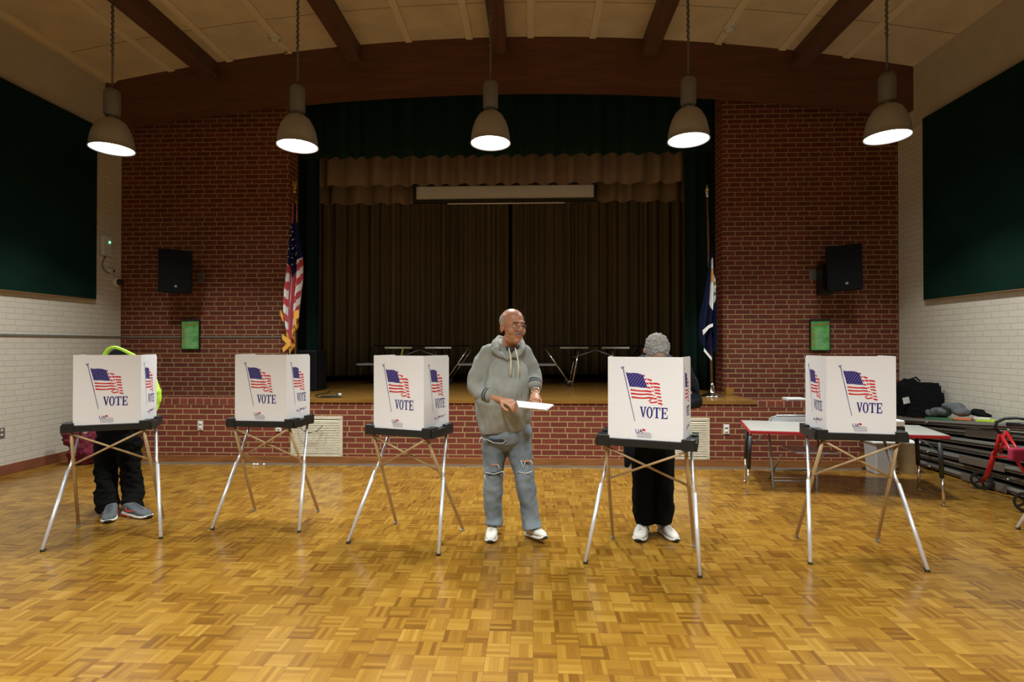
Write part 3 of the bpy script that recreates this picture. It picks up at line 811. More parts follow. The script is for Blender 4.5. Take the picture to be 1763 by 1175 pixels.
# wireless box, small sensor and dome camera in the left corner
r = thing('access_point', 'white rounded box with a green light on the left wall near the corner', 'network box', (XL, 7.20, 2.92))
bm = B(); prof = [(-.09 + .03 * (1 - cos(a)), .03 * 0 + 0) for a in (0,)]
link('housing', box(B(), (0, -.09, -.15), (.05, .09, .15)), 'off_white', r, bevel=.03)
link('status_light', ell(B(), (.052, .03, .05), (.008, .014, .014), n=10, m=6), 'led_green', r, True)
link('cable', tube(B(), [(.02, 0, -.15), (.015, -.04, -.22), (.015, -.06, -.29), (.02, -.02, -.36), (.02, .06, -.39)], .006), 'cord_grey', r, True)
r = thing('motion_sensor', 'small white wall sensor just below the box with the green light', 'sensor', (XL, 7.29, 2.57))
link('sensor_body', box(B(), (0, -.05, -.03), (.04, .05, .03)), 'off_white', r, bevel=.012)
link('lens', ell(B(), (.042, .03, 0), (.01, .018, .018), n=10, m=6), 'black', r, True)
r = thing('dome_camera', 'white dome security camera at the corner of the left brick wall', 'security camera', (XL, 7.40, 2.42))
o = link('camera_base', lathe(B(), [(0, 0), (.075, 0), (.075, .04), (.055, .05), (0, .05)], n=24), 'off_white', r, True); o.rotation_euler = (0, R(90), 0)
link('camera_dome', ell(B(), (.055, 0, 0), (.05, .045, .045), n=16, m=10), 'black', r, True)

# ================================================================ FLAGS ON POLES
mat('flag_red', (0.42, 0.020, 0.030), 0.75, sheen=.3); mat('flag_white', (0.62, 0.60, 0.56), 0.75, sheen=.3); mat('flag_blue', (0.010, 0.012, 0.060), 0.85, spec=.1)
mat('flag_navy', (0.005, 0.007, 0.024), 0.9, spec=.1); mat('fringe_gold', (0.62, 0.30, 0.035), 0.7); mat('seal_orange', (0.55, 0.26, 0.05), 0.7); mat('seal_green', (0.10, 0.18, 0.09), 0.7)
mat('pole_wood', (0.16, 0.075, 0.028), 0.35); mat('gold_metal', (0.65, 0.45, 0.15), 0.3, 1.0); mat('silver_metal', (0.80, 0.78, 0.72), 0.16, 1.0)
def draped(name, base, mats_, cellmat, root, ztop, hoist, fly, side, fringe=None, seed=1, spread=.30, nu=66, nv=52, droop=1.0):
    """hoist edge tied along the pole; the fly falls down in folds"""
    rnd = random.Random(seed); bm = B(); G = []
    for i in range(nu + 1):
        u = i / nu; col = []
        for j in range(nv + 1):
            v = j / nv
            top = ztop - hoist * v * (0.98)
            # the cloth leaves the pole and drops; upper rows reach further out
            drop = fly * u * droop * (1 - .10 * v)
            reach = spread * (sin(min(1.0, u * 1.5) * pi / 2)) * (.28 + .72 * sin(v * 2.6 + .25))
            fold = sin(v * 15 + u * 2.0) * .045 * min(1, u * 4) + sin(v * 29 + 1.3) * .014 * min(1, u * 4)
            depth = cos(v * 15 + u * 2.0) * .055 * min(1, u * 4)
            x = side * (.022 + reach * (0.15 + .5 * v) * .75 + fold * (1.0 if v > .05 else .3))
            col.append(bm.verts.new((x, -.03 + depth, top - drop * (1 - .55 * v))))
        G.append(col)
    for i in range(nu):
        for j in range(nv):
            f = bm.faces.new((G[i][j], G[i + 1][j], G[i + 1][j + 1], G[i][j + 1])); f.material_index = cellmat(i / nu, j / nv)
    o = link(name, bm, mats_, root, True)
    s = o.modifiers.new('thick', 'SOLIDIFY'); s.thickness = .003
    if fringe:
        bm = B(); low = []
        for k in range(nv): 
            a, b = G_c[0][k], G_c[0][k + 1]
    return o
def flag_stand(label, base, top, lean, finial, polem, standm, label_group=None):
    r = thing('flag_on_pole', label, 'flag', base)
    d = Vector(lean); t = Vector((0, 0, 0)) + d
    tip = Vector((d.x, d.y, top - base[2]))
    link('pole', tube(B(), [(0, 0, .05), tip], [.016, .013], 12), polem, r, True)
    link('stand', lathe(B(), [(.0, .002), (.15, .002), (.155, .012), (.12, .03), (.06, .045), (.035, .07), (.028, .15), (.018, .19), (0, .19)], n=32), standm, r, True)
    if finial == 'eagle':
        bm = lathe(B(), [(0, 0), (.022, 0), (.03, .02), (.016, .04), (.012, .05), (0, .05)], tip, 16); ell(bm, tip + Vector((0, 0, .09)), (.02, .016, .05))
        ell(bm, tip + Vector((-.02, 0, .12)), (.012, .006, .06)); ell(bm, tip + Vector((.02, 0, .12)), (.012, .006, .06))
    else:
        bm = lathe(B(), [(0, 0), (.02, 0), (.024, .015), (.012, .03), (0, .03)], tip, 16); ell(bm, tip + Vector((0, 0, .08)), (.024, .008, .05)); ell(bm, tip + Vector((0, 0, .13)), (.01, .006, .03))
    link('finial', bm, 'gold_metal' if finial == 'eagle' else standm, r, True)
    return r, tip
def us_flag(r, tip):
    # built as hanging folds: columns across, rows down; columns follow the stripes' fall
    bm = B(); rnd = random.Random(5)
    ztip = tip.z - .16; n = 60; m = 70
    G = []
    for j in range(m + 1):
        t = j / m; row = []
        z = ztip - 2.10 * t
        wl = -.012 - .135 * min(1, max(0, (t - .10) / .55)) ** .8 * (1 if t < .80 else 1 - (t - .80) * 2.6)
        wr = .018 + .085 * min(1, max(0, (t - .12) / .35)) * (1 if t < .62 else max(.25, 1 - (t - .62) * 2.2))
        for i in range(n + 1):
            s = i / n
            x = wl + (wr - wl) * s + sin(s * 26 + t * 3) * .007
            y = -.05 + .045 * sin(s * 19 + t * 2.2) * (0.3 + t) - .02 * sin(pi * s)
            # uneven hem: left hem lower in the middle, right side shorter
            hem = 2.10 * (.80 + .20 * (1 - abs(s - .45) * 2.0) ** 1) if t > 0 else 0
            zz = ztip - hem * t
            row.append(bm.verts.new((x, y, zz)))
        G.append(row)
    for j in range(m):
        for i in range(n):
            t = j / m; s = i / n
            f = bm.faces.new((G[j][i], G[j][i + 1], G[j + 1][i + 1], G[j + 1][i]))
            if t < .46 - .03 * sin(s * 9):
                k = 2 if t > .14 else (2 if s > .45 else 0)
            elif s < .26 or s > .80: k = int((t * 17 + s * 2.5)) % 2
            else: k = int((s * 7.2 + .8 * t)) % 2
            if t > .955: k = 3
            f.material_index = k
    # stars on the visible folds of the blue field
    for k in range(24):
        t = .16 + .28 * ((k * 7) % 24) / 24; s = .12 + .76 * ((k * 5) % 11) / 11
        z = ztip - 2.10 * (.80 + .20 * (1 - abs(s - .45) * 2.0)) * t
        wl = -.012 - .135 * min(1, max(0, (t - .10) / .55)) ** .8; wr = .018 + .085 * min(1, max(0, (t - .12) / .35))
        x = wl + (wr - wl) * s
        y = -.05 + .045 * sin(s * 19 + t * 2.2) * (0.3 + t) - .02 * sin(pi * s) - .012
        pts = [Vector((x + (.013 if q % 2 == 0 else .0055) * sin(q * pi / 5), y, z + (.013 if q % 2 == 0 else .0055) * cos(q * pi / 5))) for q in range(10)]
        bm.faces.new([bm.verts.new(p) for p in pts]).material_index = 1
    o = link('flag_cloth', bm, ['flag_red', 'flag_white', 'flag_blue', 'fringe_gold'], r, True)
    o.modifiers.new('thick', 'SOLIDIFY').thickness = .004
    link('cord_tassel', tube(B(), [(.015, -.03, ztip + .06), (.0, -.045, ztip - .15), (-.02, -.05, ztip - .5)], .005), 'fringe_gold', r, True)
    bm = B(); tube(bm, [(.02, -.03, ztip + .06), (.03, -.045, ztip - .12), (.035, -.05, ztip - .55)], .005)
    link('cord_tassel', bm, 'fringe_gold', r, True)
    # gold fringed corners that fold forward
    bm = B()
    for pts in ([(.010, -.11, -1.64), (.090, -.11, -1.62), (.095, -.11, -1.72), (.055, -.11, -1.75), (.060, -.11, -1.88), (.040, -.11, -1.83), (.015, -.11, -1.70)],
                [(-.155, -.12, -1.62), (-.115, -.13, -1.70), (-.110, -.13, -1.79), (-.155, -.12, -1.70)],
                [(-.13, -.13, -1.95), (-.01, -.14, -2.03), (.0, -.14, -2.10), (-.11, -.13, -2.20), (-.125, -.13, -2.14), (-.06, -.14, -2.08), (-.125, -.13, -2.02)]):
        bm = B(); q = [Vector(p) + Vector((0, 0, tip.z)) for p in pts]
        a = [bm.verts.new(p) for p in q]; b = [bm.verts.new(p + Vector((0, .012, 0))) for p in q]
        bm.faces.new(a); bm.faces.new(b[::-1]); L_ = len(a)
        for k in range(L_): bm.faces.new((a[k], b[k], b[(k + 1) % L_], a[(k + 1) % L_]))
        link('fringe', bm, 'fringe_gold', r)
r, tip = flag_stand('red white and blue stars and stripes flag with gold fringe, left of the stage opening', (-3.27, 7.08, STG + .003), 3.60, (-.02, 0, 0), 'eagle', 'pole_wood', 'gold_metal')
us_flag(r, tip)
def navy_flag(r, tip):
    bm = B(); n = 40; m = 60; G = []
    ztip = tip.z - .72
    for j in range(m + 1):
        t = j / m; row = []
        for i in range(n + 1):
            s = i / n
            wl = -.005 - .125 * min(1, t / .75) ** 1.3; wr = .03 + .05 * min(1, t / .5)
            hem = 1.40 * (1.0 - .06 * s) if s > .5 else 1.40 * (.97 - .55 * max(0, (.28 - s)) * 1.0)
            x = wl + (wr - wl) * s + sin(s * 20 + t * 4) * .006
            y = -.035 + .04 * sin(s * 16 + t * 2) * (.4 + .8 * t)
            row.append(bm.verts.new((x + tip.x * .6, y, ztip - hem * t)))
        G.append(row)
    for j in range(m):
        for i in range(n):
            t = j / m; s = i / n
            f = bm.faces.new((G[j][i], G[j][i + 1], G[j + 1][i + 1], G[j + 1][i]))
            k = 0
            if .06 < t < .56:
                hw = .30 * math.sqrt(max(0, 1 - ((t - .31) / .25) ** 2))
                if abs(s - .68) < hw:
                    k = 1
                    if abs(s - .62) < .10 and .16 < t < .30: k = 2
                    elif s > .78 and (int(t * 30) % 3 == 0): k = 3
            if t > .985: k = 1
            f.material_index = k
    o = link('flag_cloth', bm, ['flag_navy', 'flag_white', 'seal_orange', 'seal_green'], r, True)
    o.modifiers.new('thick', 'SOLIDIFY').thickness = .004
    bm = B()
    for pts in ([(-.125, -.09, -1.77), (-.05, -.11, -1.70), (.0, -.11, -1.68), (.0, -.11, -1.72), (-.05, -.11, -1.745), (-.115, -.09, -1.83)],
                [(-.11, -.11, -2.00), (-.02, -.12, -2.12), (-.02, -.12, -2.16), (-.115, -.11, -2.04)]):
        bm = B(); q = [Vector(p) + Vector((tip.x * .4, 0, tip.z + .02)) for p in pts]
        a = [bm.verts.new(p) for p in q]; b = [bm.verts.new(p + Vector((0, .012, 0))) for p in q]
        bm.faces.new(a); bm.faces.new(b[::-1]); L_ = len(a)
        for k in range(L_): bm.faces.new((a[k], b[k], b[(k + 1) % L_], a[(k + 1) % L_]))
        link('fringe', bm, 'flag_white', r)
r, tip = flag_stand('navy flag with white seal and fringe on a silver-footed pole, right of stage', (2.335, 6.93, STG + .003), 3.44, (-.055, 0, 0), 'spear', 'pole_wood', 'silver_metal')
navy_flag(r, tip)

# ================================================================ ON THE STAGE
def folding_table(label, cx, cy_, span, seed, tape=False):
    r = thing('cafeteria_table', label, 'folding table', (cx, cy_, STG + .003))
    zt = .665; hs = span / 2
    link('tabletop', box(B(), (-hs * .88, -.36, zt - .012), (hs * .88, .36, zt + .012)), 'black_soft', r, bevel=.006)
    link('apron_rail', box(box(B(), (-hs * .66, -.345, zt - .045), (-.12, -.325, zt - .018)), (.1, -.345, zt - .045), (hs * .62, -.325, zt - .018)), 'chrome', r)
    # bench boards folded at both sides
    for s in (-1, 1):
        link('bench_board', box(B(), (s * hs * .98 - .22, -.30, .335), (s * hs * .98 + .22, .28, .365)), mat('bench_grey', (0.30, 0.31, 0.30), .5), r, bevel=.006)
        for y in (-.30, .30):
            lg = link('leg', tube(B(), [(s * hs * .98, y, zt + .01), (s * hs * .48, y, .05)], .013), 'chrome', r, True)
            lg = link('leg', tube(B(), [(s * hs * .30, y, zt - .03), (s * hs * .44, y, .012)], .016), 'chrome', r, True)
            link('caster', ell(B(), (s * hs * .50, y, .042), (.038, .018, .040), n=14, m=8), 'black', r, True)
        link('floor_rail', tube(B(), [(s * hs * .52, -.30, .09), (s * hs * .43, -.30, .07)], .012), 'chrome', r, True)
        link('hinge_brace', tube(B(), [(0, -.31, zt - .07), (s * hs * .42, -.31, .47)], .007), 'grey_metal', r, True)
    if tape:
        link('marked_leg', tube(B(), [(-hs * .30, -.34, zt - .02), (-hs * .37, -.34, .42)], .014), mat('lime', (0.45, 0.60, 0.08), 0.5), r, True)
folding_table('dark folded cafeteria table on the stage behind the third booth, left of the man', -1.90, 9.0, 1.75, 1, True)
folding_table('dark folded cafeteria table on the stage between the standing man and the fourth booth', 1.02, 8.9, 1.75, 2)
# black cabinet, microphone, wooden block, white strip
r = thing('stage_speaker', 'black floor loudspeaker at the left edge of the stage opening', 'speaker', (-3.38, 7.75, STG + .003))
link('cabinet', box(B(), (-.22, -.20, 0), (.20, .18, .60)), 'speaker_black', r, bevel=.01)
link('grille', box(B(), (-.20, -.212, .02), (.18, -.20, .58)), 'black_soft', r)
m0 = Vector((-2.50, 6.62, STG + .003))
r = thing('microphone', 'black microphone with silver mesh head lying on the stage edge', 'microphone', m0)
link('body', loft(B(), [(Vector((-.20, -.06, .018)), .012, .012), (Vector((-.05, -.01, .024)), .016, .016), (Vector((0, 0, .03)), .021, .021)], 14), 'black', r, True)
link('mesh_head', ell(B(), (.022, .008, .034), (.034, .03, .03), n=18, m=12), 'grey_metal', r, True)
tag(link('microphone_cable', tube(B(), [m0 + Vector(p) for p in ((-.20, -.06, .012), (-.27, .0, .008), (-.34, .12, .008), (-.42, .3, .008), (-.36, .55, .008), (-.46, .9, .008))], .006), 'black', None, True), 'black cable trailing back from the microphone on the stage', 'cable')
m1 = Vector((-2.62, YV - .01, STG))
tag(link('black_cable', tube(B(), [Vector(p) for p in ((-2.93, 6.41, .60), (-2.92, 6.40, .52), (-2.87, 6.39, .45), (-2.78, 6.39, .41), (-2.68, 6.40, .43), (-2.62, 6.42, .50))], .005), 'black', None, True), 'thin black cord looping in front of the left air grille', 'cable')
tag(link('wooden_block', box(B(), (-.055, -.04, 0), (.055, .04, .10)), 'stage_wood', None, bevel=.006), 'small wooden block on the stage floor beside the navy flag stand', 'block')
bpy.data.objects['wooden_block'].location = (2.66, 7.22, STG + .004)
r = thing('cable_box', 'flat white plastic strip lying on top of the low brick wall', 'box', (3.20, YV + .09, STG))
link('strip', box(B(), (-.11, -.07, 0), (.11, .07, .035)), 'plastic_white', r, bevel=.006); link('lid_edge', box(B(), (-.10, -.075, .012), (.10, -.07, .018)), 'grey_metal', r)
for k, (px, py) in enumerate(((441, 800), (449, 799), (456, 801))):
    p = on(px, py); p.y = min(p.y, 6.40)
    bm = B(); ell(bm, (0, 0, .012), (.022 - .003 * k, .015, .012), n=8, m=5)
    tag(link('paper_scrap', bm, 'plastic_white'), ('leftmost', 'middle', 'rightmost')[k] + ' of the tiny white paper scraps on the floor under the second booth', 'scrap', 'white scraps at the wall base').location = p

# ================================================================ RIGHT CORNER
ZT_ = .62
c1, c2, c3, c4 = on(1275, 724, ZT_), on(1291, 742, ZT_), on(1637, 751, ZT_), on(1583, 733, ZT_)
r = thing_w('activity_table', 'grey-topped table with red edge and adjustable metal legs at the right', 'table', ((c1 + c3) / 2) * 1)
r.location.z = 0
quad = [c1, c2, c3, c4]; cen = sum(quad, Vector()) / 4
def inset(k, m=1.0): return [(cen + (p - cen) * m + Vector((0, 0, k))) for p in quad]
def slab(bm, lo, hi):
    a = [bm.verts.new(p) for p in lo]; b = [bm.verts.new(p) for p in hi]
    f = [bm.faces.new(a), bm.faces.new(b[::-1])]
    for k in range(len(a)): bm.faces.new((a[k], b[k], b[(k + 1) % len(a)], a[(k + 1) % len(a)]))
    bmesh.ops.recalc_face_normals(bm, faces=bm.faces[:])
    return bm
mat('laminate_grey', (0.37, 0.355, 0.31), 0.35, var=.06, scale=60); mat('edge_red', (0.50, 0.022, 0.035), 0.4)
link('tabletop', slab(B(), inset(-.004, .992), inset(.002, .992)), 'laminate_grey', r)
link('edge_band', slab(B(), inset(-.034), inset(-.002)), 'edge_red', r, bevel=.004)
for (fx, fy), tp in (((1287, 852), (1293, 750)), ((1282, 830), (1300, 735)), ((1625, 872), (1612, 757)), ((1583, 845), (1578, 745))):
    f = on(fx, fy); t = Vector((f.x + (cen.x - f.x) * .03, f.y + (cen.y - f.y) * .03, ZT_ - .034)); md = t.lerp(f, .55)
    lg = link('leg', tube(B(), [t, md], .019, 10), 'black', r, True)
    link('chrome_insert', tube(B(), [md, f + Vector((0, 0, .012))], .012, 10), 'chrome', lg, True)
    link('glide', ell(B(), f + Vector((0, 0, .010)), (.018, .018, .010), n=12, m=6), 'chrome', lg, True)
    link('brace', tube(B(), [t.lerp(f, .16), t + (cen - t) * .16], .006), 'black', r, True)
# folding chair
ch = Vector((2.76, 5.78, 0))
r = thing('folding_chair', 'grey metal folding chair behind the red-edged table', 'chair', ch)
fr = [on(1332, 842) - ch, on(1406, 843) - ch]; rr_ = [on(1325, 825) - ch, on(1392, 826) - ch]
zb = .76
bl, br_ = at(1323, 738, 6.14) - ch, at(1409, 738, 6.14) - ch
bm = B(); tube(bm, [fr[0], bl, at(1326, 722, 6.16) - ch, at(1338, 716, 6.16) - ch, at(1394, 716, 6.16) - ch, at(1406, 722, 6.16) - ch, br_, fr[1]], .012, 10)
link('front_frame', bm, 'grey_metal', r, True)
bm = B()
for k, s in ((0, 1), (1, 1)): tube(bm, [rr_[k], Vector(((fr[k].x + rr_[k].x) / 2, rr_[k].y - .42, .36))], .011, 10)
tube(bm, [rr_[0] + Vector((0, 0, .10)), rr_[1] + Vector((0, 0, .10))], .008)
link('rear_frame', bm, 'grey_metal', r, True)
a0 = at(1328, 717, 6.15) - ch; a1 = at(1404, 717, 6.15) - ch
link('backrest', box(B(), (a0.x + .0, a0.y, a0.z - .15), (a1.x, a0.y + .012, a0.z - .004)), mat('chair_grey', (0.50, 0.51, 0.52), 0.35, .3), r, bevel=.005)
link('seat', box(B(), (a0.x + .03, a0.y - .52, .350), (a1.x - .03, a0.y - .16, .372)), 'chair_grey', r, bevel=.008)
link('stretcher', tube(tube(B(), [fr[0].lerp(bl, .12), fr[1].lerp(br_, .12)], .008), [fr[0].lerp(bl, .17), fr[1].lerp(br_, .17)], .006), 'grey_metal', r, True)
# device on the table
dv = on(1536, 755, ZT_ + .003)
r = thing('ballot_scanner', 'grey and black desktop device on the red-edged table beside the right booth', 'machine', (dv.x, dv.y + .14, ZT_ + .0035))
link('base', box(B(), (-.12, -.13, 0), (.13, .13, .105)), 'black', r, bevel=.008)
link('top_cover', box(B(), (-.12, -.13, .106), (.13, .13, .165)), 'plastic_white', r, bevel=.012)
link('display', box(B(), (.02, -.05, .165), (.09, .03, .168)), 'black', r)
# white bins under the table
p = on(1518, 808)
r = thing('storage_bin', 'pale grey plastic bin on the floor at the end of the low wall', 'bin', (4.10, 6.32, 0))
link('bin_body', prism(B(), [(-.15, -.12), (.10, -.12), (.10, .12), (-.15, .12)], lambda u, v, ww: Vector((u * (.85 + ww * .4), v * (.85 + ww * .4), ww)), .36), mat('bin_grey', (0.50, 0.50, 0.47), .5), r, bevel=.01)
link('lid', box(B(), (-.175, -.135, .36), (.12, .135, .385)), 'plastic_white', r, bevel=.006)
r = thing('wastebasket', 'tall white wastebasket standing right of the pale plastic bin', 'bin', (4.40, 6.34, 0))
link('bin_body', lathe(B(), [(0, 0), (.085, 0), (.11, .36), (.118, .36), (.118, .375), (.10, .375), (.08, .02), (0, .02)], n=24), 'plastic_white', r, True)
link('rim', lathe(B(), [(.112, .355), (.124, .355), (.124, .378), (.112, .378)], n=24, closed=False), 'plastic_white', r, True)

# stack of folded stage risers / lunch tables along the right wall
mat('riser_grey', (0.150, 0.150, 0.125), 0.45, .2, var=.15); mat('riser_light', (0.27, 0.27, 0.235), 0.4, .3); mat('riser_brown', (0.13, 0.105, 0.08), .55)
x0, x1, y0, y1 = 4.74, 5.09, 3.4, 7.35
ORD = ('lowest', 'second lowest', 'third', 'fourth', 'fifth', 'sixth', 'topmost')
for k in range(7):
    dx = (.02, .05, .0, .06, .02, .05, -.01)[k]; z = .012 + k * .1105; dy = (0, -.1, .05, -.02, .08, -.05, .02)[k]
    r = thing('folded_riser', ORD[k] + ' slab of the grey folded table stack against the right wall', 'folded table', (x0 + dx, (y0 + y1) / 2, z), group='stacked folded tables')
    r.rotation_euler = (-math.atan(.017 * k), 0, 0)
    r.location.z = .006 + k * (.0735 + .017 * ((y1 - y0) / 2))
    hy = (y1 - y0) / 2 - (.12 if k % 2 else .02)
    link('deck', box(B(), (0, -hy, .036), (x1 - x0 - .062, hy, .072)), 'riser_grey' if k % 2 == 0 else 'riser_brown', r, bevel=.004)
    link('edge_rail', box(B(), (-.012, -hy, .042), (0, hy, .070)), 'riser_light', r, bevel=.003)
    link('under_frame', box(B(), (.05, -hy + .05, 0), (x1 - x0 - .09, hy - .05, .035)), 'black_soft', r)
    link('fold_tube', tube(B(), [(.02, -hy + .1, .022), (.02, hy - .1 - .3 * (k % 3), .022)], .014), 'riser_light', r, True)
    for q in range(3):
        yy = -hy + (hy * 2) * ((q + .35 + .23 * (k % 2)) / 3)
        link('latch', ell(B(), (-.014, yy, .040), (.018, .030, .014), n=12, m=8), 'chrome', r, True)
    if k in (0, 2, 5): link('corner_plate', box(B(), (-.018, hy * .18 - .28, .002), (-.010, hy * .18 + .28, .086)), 'riser_brown', r, bevel=.006)
def ZTOP(y): return .006 + .0735 * 6 + .074 + .102 * (y1 - y)
ZS = ZTOP(6.1)
# black case with tag on the stack
r = thing_w('equipment_bag', 'bulky black equipment bag with a white tag on the folded table stack', 'bag', (4.85, 6.8, ZTOP(6.8)))
bm = B()
pt = []
for k, (px, py) in enumerate(((1556, 714), (1551, 664), (1570, 657), (1577, 651), (1583, 658), (1619, 660), (1626, 672), (1632, 700), (1634, 714))):
    p = at(px, py, 6.98 - (px - 1551) * .0056)
    if k in (0, 8): p.z = ZTOP(p.y) + .012
    pt.append(p)
a = [bm.verts.new(p) for p in pt]; b = [bm.verts.new((min(p.x, 4.97), p.y + .22, p.z + (-.012 if k in (0, 8) else -.01))) for k, p in enumerate(pt)]
bm.faces.new(a[::-1]); bm.faces.new(b)
for k in range(len(a)): bm.faces.new((a[k], a[(k + 1) % len(a)], b[(k + 1) % len(a)], b[k]))
bmesh.ops.recalc_face_normals(bm, faces=bm.faces[:])
organic('bag_body', bm, 'black_soft', r, .012, 3, .010, 9)
ta = at(1560, 690, 6.88)
link('tag_card', box(B(), (-.04, -.004, -.04), (.04, .0, .04), trn(ta) @ rot(R(-12), 'Y')), 'plastic_white', r)
link('handle', tube(B(), [at(1566, 660, 6.95), at(1568, 653, 6.95), at(1577, 650, 6.95), at(1584, 657, 6.95)], .010), 'black_soft', r, True)
# grey jacket heap
def heap(name, label, cat, m, pts, rad, seed, wr=.015, voxel=.012):
    c = sum((Vector(p) for p in pts), Vector()) / len(pts); c.z = ZTOP(c.y)
    r = thing_w(name, label, cat, c)
    bm = B()
    for i, p in enumerate(pts): ell(bm, p, rad[i % len(rad)])
    organic('cloth', bm, m, r, voxel, 2, wr, 14)
    return r
mat('jacket_grey', (0.10, 0.108, 0.11), .85); mat('hi_orange', (0.80, 0.20, 0.06), .6); mat('hi_lime', (0.52, 0.72, 0.06), .6); mat('vest_green', (0.05, 0.19, 0.07), .7)
jk = [atx(px, py, 4.86) for px, py in ((1606, 712), (1614, 710), (1625, 709), (1636, 700), (1646, 702), (1655, 710))]
heap('crumpled_jacket', 'crumpled dark grey jacket lying on the folded table stack beside the black bag', 'jacket', 'jacket_grey', jk, [(.07, .09, .045), (.07, .10, .06), (.08, .09, .05)], 1)
bj = [atx(px, py, 4.97) for px, py in ((1684, 711), (1692, 715))]
heap('dark_coat', 'small black coat corner behind the grey jacket on the table stack', 'coat', 'black_soft', bj, [(.06, .09, .045), (.06, .09, .03)], 2)
def sheet(name, label, cat, m, px, z):
    bm = B(); pp = []
    for px, xx in px:
        p = atx(px, 700, xx); p.z = ZTOP(p.y) + z; pp.append(p)
    a = [bm.verts.new(p) for p in pp]; b = [bm.verts.new(p + Vector((0, 0, .020))) for p in pp]
    bm.faces.new(a); bm.faces.new(b[::-1])
    for k in range(len(a)): bm.faces.new((a[k], b[k], b[(k + 1) % len(a)], a[(k + 1) % len(a)]))
    bmesh.ops.recalc_face_normals(bm, faces=bm.faces[:])
    tag(link(name, bm, m), label, cat)
sheet('green_vest', 'green edge of a folded safety vest under the grey jacket', 'vest', 'vest_green', [(1592, 4.745), (1640, 4.745), (1650, 4.82), (1600, 4.82)], .003)
sheet('orange_vest', 'orange striped safety vest folded on the table stack', 'vest', 'hi_orange', [(1641, 4.748), (1672, 4.748), (1676, 4.83), (1646, 4.83)], .011)
sheet('lime_vest', 'lime green and white safety vest at the right end of the stack top', 'vest', 'hi_lime', [(1680, 4.75), (1712, 4.75), (1722, 4.92), (1690, 4.92)], .003)
sheet('white_paper', 'white folded paper lying on the lime safety vest', 'paper', 'plastic_white', [(1676, 4.80), (1704, 4.80), (1706, 4.89), (1680, 4.89)], .026)

# rollator walker
r = thing_w('rollator_walker', 'red four-wheeled rollator walker in front of the folded table stack', 'walker', (4.50, 5.3, 0))
mat('walker_red', (0.50, 0.014, 0.018), 0.3); mat('walker_pouch', (0.42, 0.02, 0.07), .8)
def wheel(c, ax):
    ax = Vector((ax[0], ax[1], 0)).normalized(); sd = Vector((-ax.y, ax.x, 0)); n = 28; bm = B()
    def pp(h, rad, an): return c + ax * h + sd * (rad * cos(an)) + Vector((0, 0, rad * sin(an)))
    for ro, ri, h in ((.092, .070, .016), (.026, .004, .022)):
        rg = [[bm.verts.new(pp(hh, rad, 2 * pi * k / n)) for k in range(n)] for hh, rad in ((-h, ro), (h, ro), (h, ri), (-h, ri))]
        for q in range(4):
            for k in range(n): bm.faces.new((rg[q][k], rg[q][(k + 1) % n], rg[(q + 1) % 4][(k + 1) % n], rg[(q + 1) % 4][k]))
    for k in range(5): tube(bm, [pp(0, .02, 2 * pi * k / 5), pp(0, .078, 2 * pi * k / 5)], .010, 6)
    bmesh.ops.recalc_face_normals(bm, faces=bm.faces[:])
    link('wheel', bm, 'black', r)
w1 = on(1690, 843) + Vector((0, 0, .093)); w2 = on(1768, 884) + Vector((0, 0, .093))
off = Vector((-.36, .34, 0))
wheel(w1, (-.63, -.77)); wheel(w2, (-.63, -.77))
apex = at(1722, 747, 5.25); kn = at(1705, 800, 5.42); rk = at(1764, 815, 4.98)
back = Vector((.16, .12, 0))
for q, dd in enumerate((Vector(), back)):
    link('frame_leg', tube(B(), [apex + dd, at(1712, 785, 5.34) + dd], .016, 10), 'walker_red', r, True)
    link('frame_leg', tube(B(), [apex + dd, rk + dd], .014, 10), 'walker_red', r, True)
link('front_fork', tube(B(), [at(1713, 778, 5.34), at(1704, 806, 5.44), at(1700, 818, 5.48), w1 + Vector((-.04, -.05, 0))], [.02, .024, .022, .014], 10), 'walker_red', r, True)
link('cross_bar', tube(B(), [at(1719, 768, 5.30), at(1737, 773, 5.16)], .010), 'walker_red', r, True)
link('cross_bar', tube(B(), [at(1712, 787, 5.34), at(1742, 787, 5.12)], .010), 'walker_red', r, True)
link('handle', tube(B(), [at(1722, 747, 5.25), at(1713, 737, 5.25), at(1716, 727, 5.25), at(1730, 721, 5.22), at(1750, 720, 5.15), at(1775, 724, 5.05)], .014, 10), 'black', r, True)
link('handle', tube(B(), [at(1735, 731, 5.22), at(1775, 732, 5.0)], .020, 10), 'black', r, True)
link('knob', ell(B(), at(1736, 741, 5.20), (.012, .012, .012)), 'chrome', r, True)
p = at(1755, 782, 5.05)
link('pouch', box(B(), p - Vector((.09, .03, .065)), p + Vector((.12, .03, .055))), 'walker_pouch', r, bevel=.02)

# red bag / cloth in the far left corner behind the first booth
pts = [at(px, py, 6.30) for px, py in ((124, 752), (135, 765), (128, 785), (145, 780), (138, 795), (150, 760))]
r = thing_w('hanging_cloth', 'bundle of red fabric on the floor against the left wall behind the first booth', 'cloth', (-5.72, 6.3, 0))
bm = B()
for i, p in enumerate(pts): ell(bm, (max(p.x, -5.95), 6.30 + .02 * i, max(p.z, .09)), (.10, .09, .13))
mat('cloth_red', (0.15, 0.010, 0.026), .9)
organic('cloth', bm, 'cloth_red', r, .014, 2, .03, 16)
r = thing_w('black_bag', 'small black bag with orange cloth left of the low brick wall, behind the first booth', 'bag', (-5.18, 6.52, 0))
bm = B(); ell(bm, (-5.14, 6.30, .15), (.13, .10, .15)); ell(bm, (-5.22, 6.32, .12), (.12, .10, .12))
organic('bag_body', bm, 'black_soft', r, .014, 2, .02, 10)
link('orange_cloth', ell(B(), (-5.20, 6.27, .285), (.07, .05, .03)), 'seal_orange', r, True)

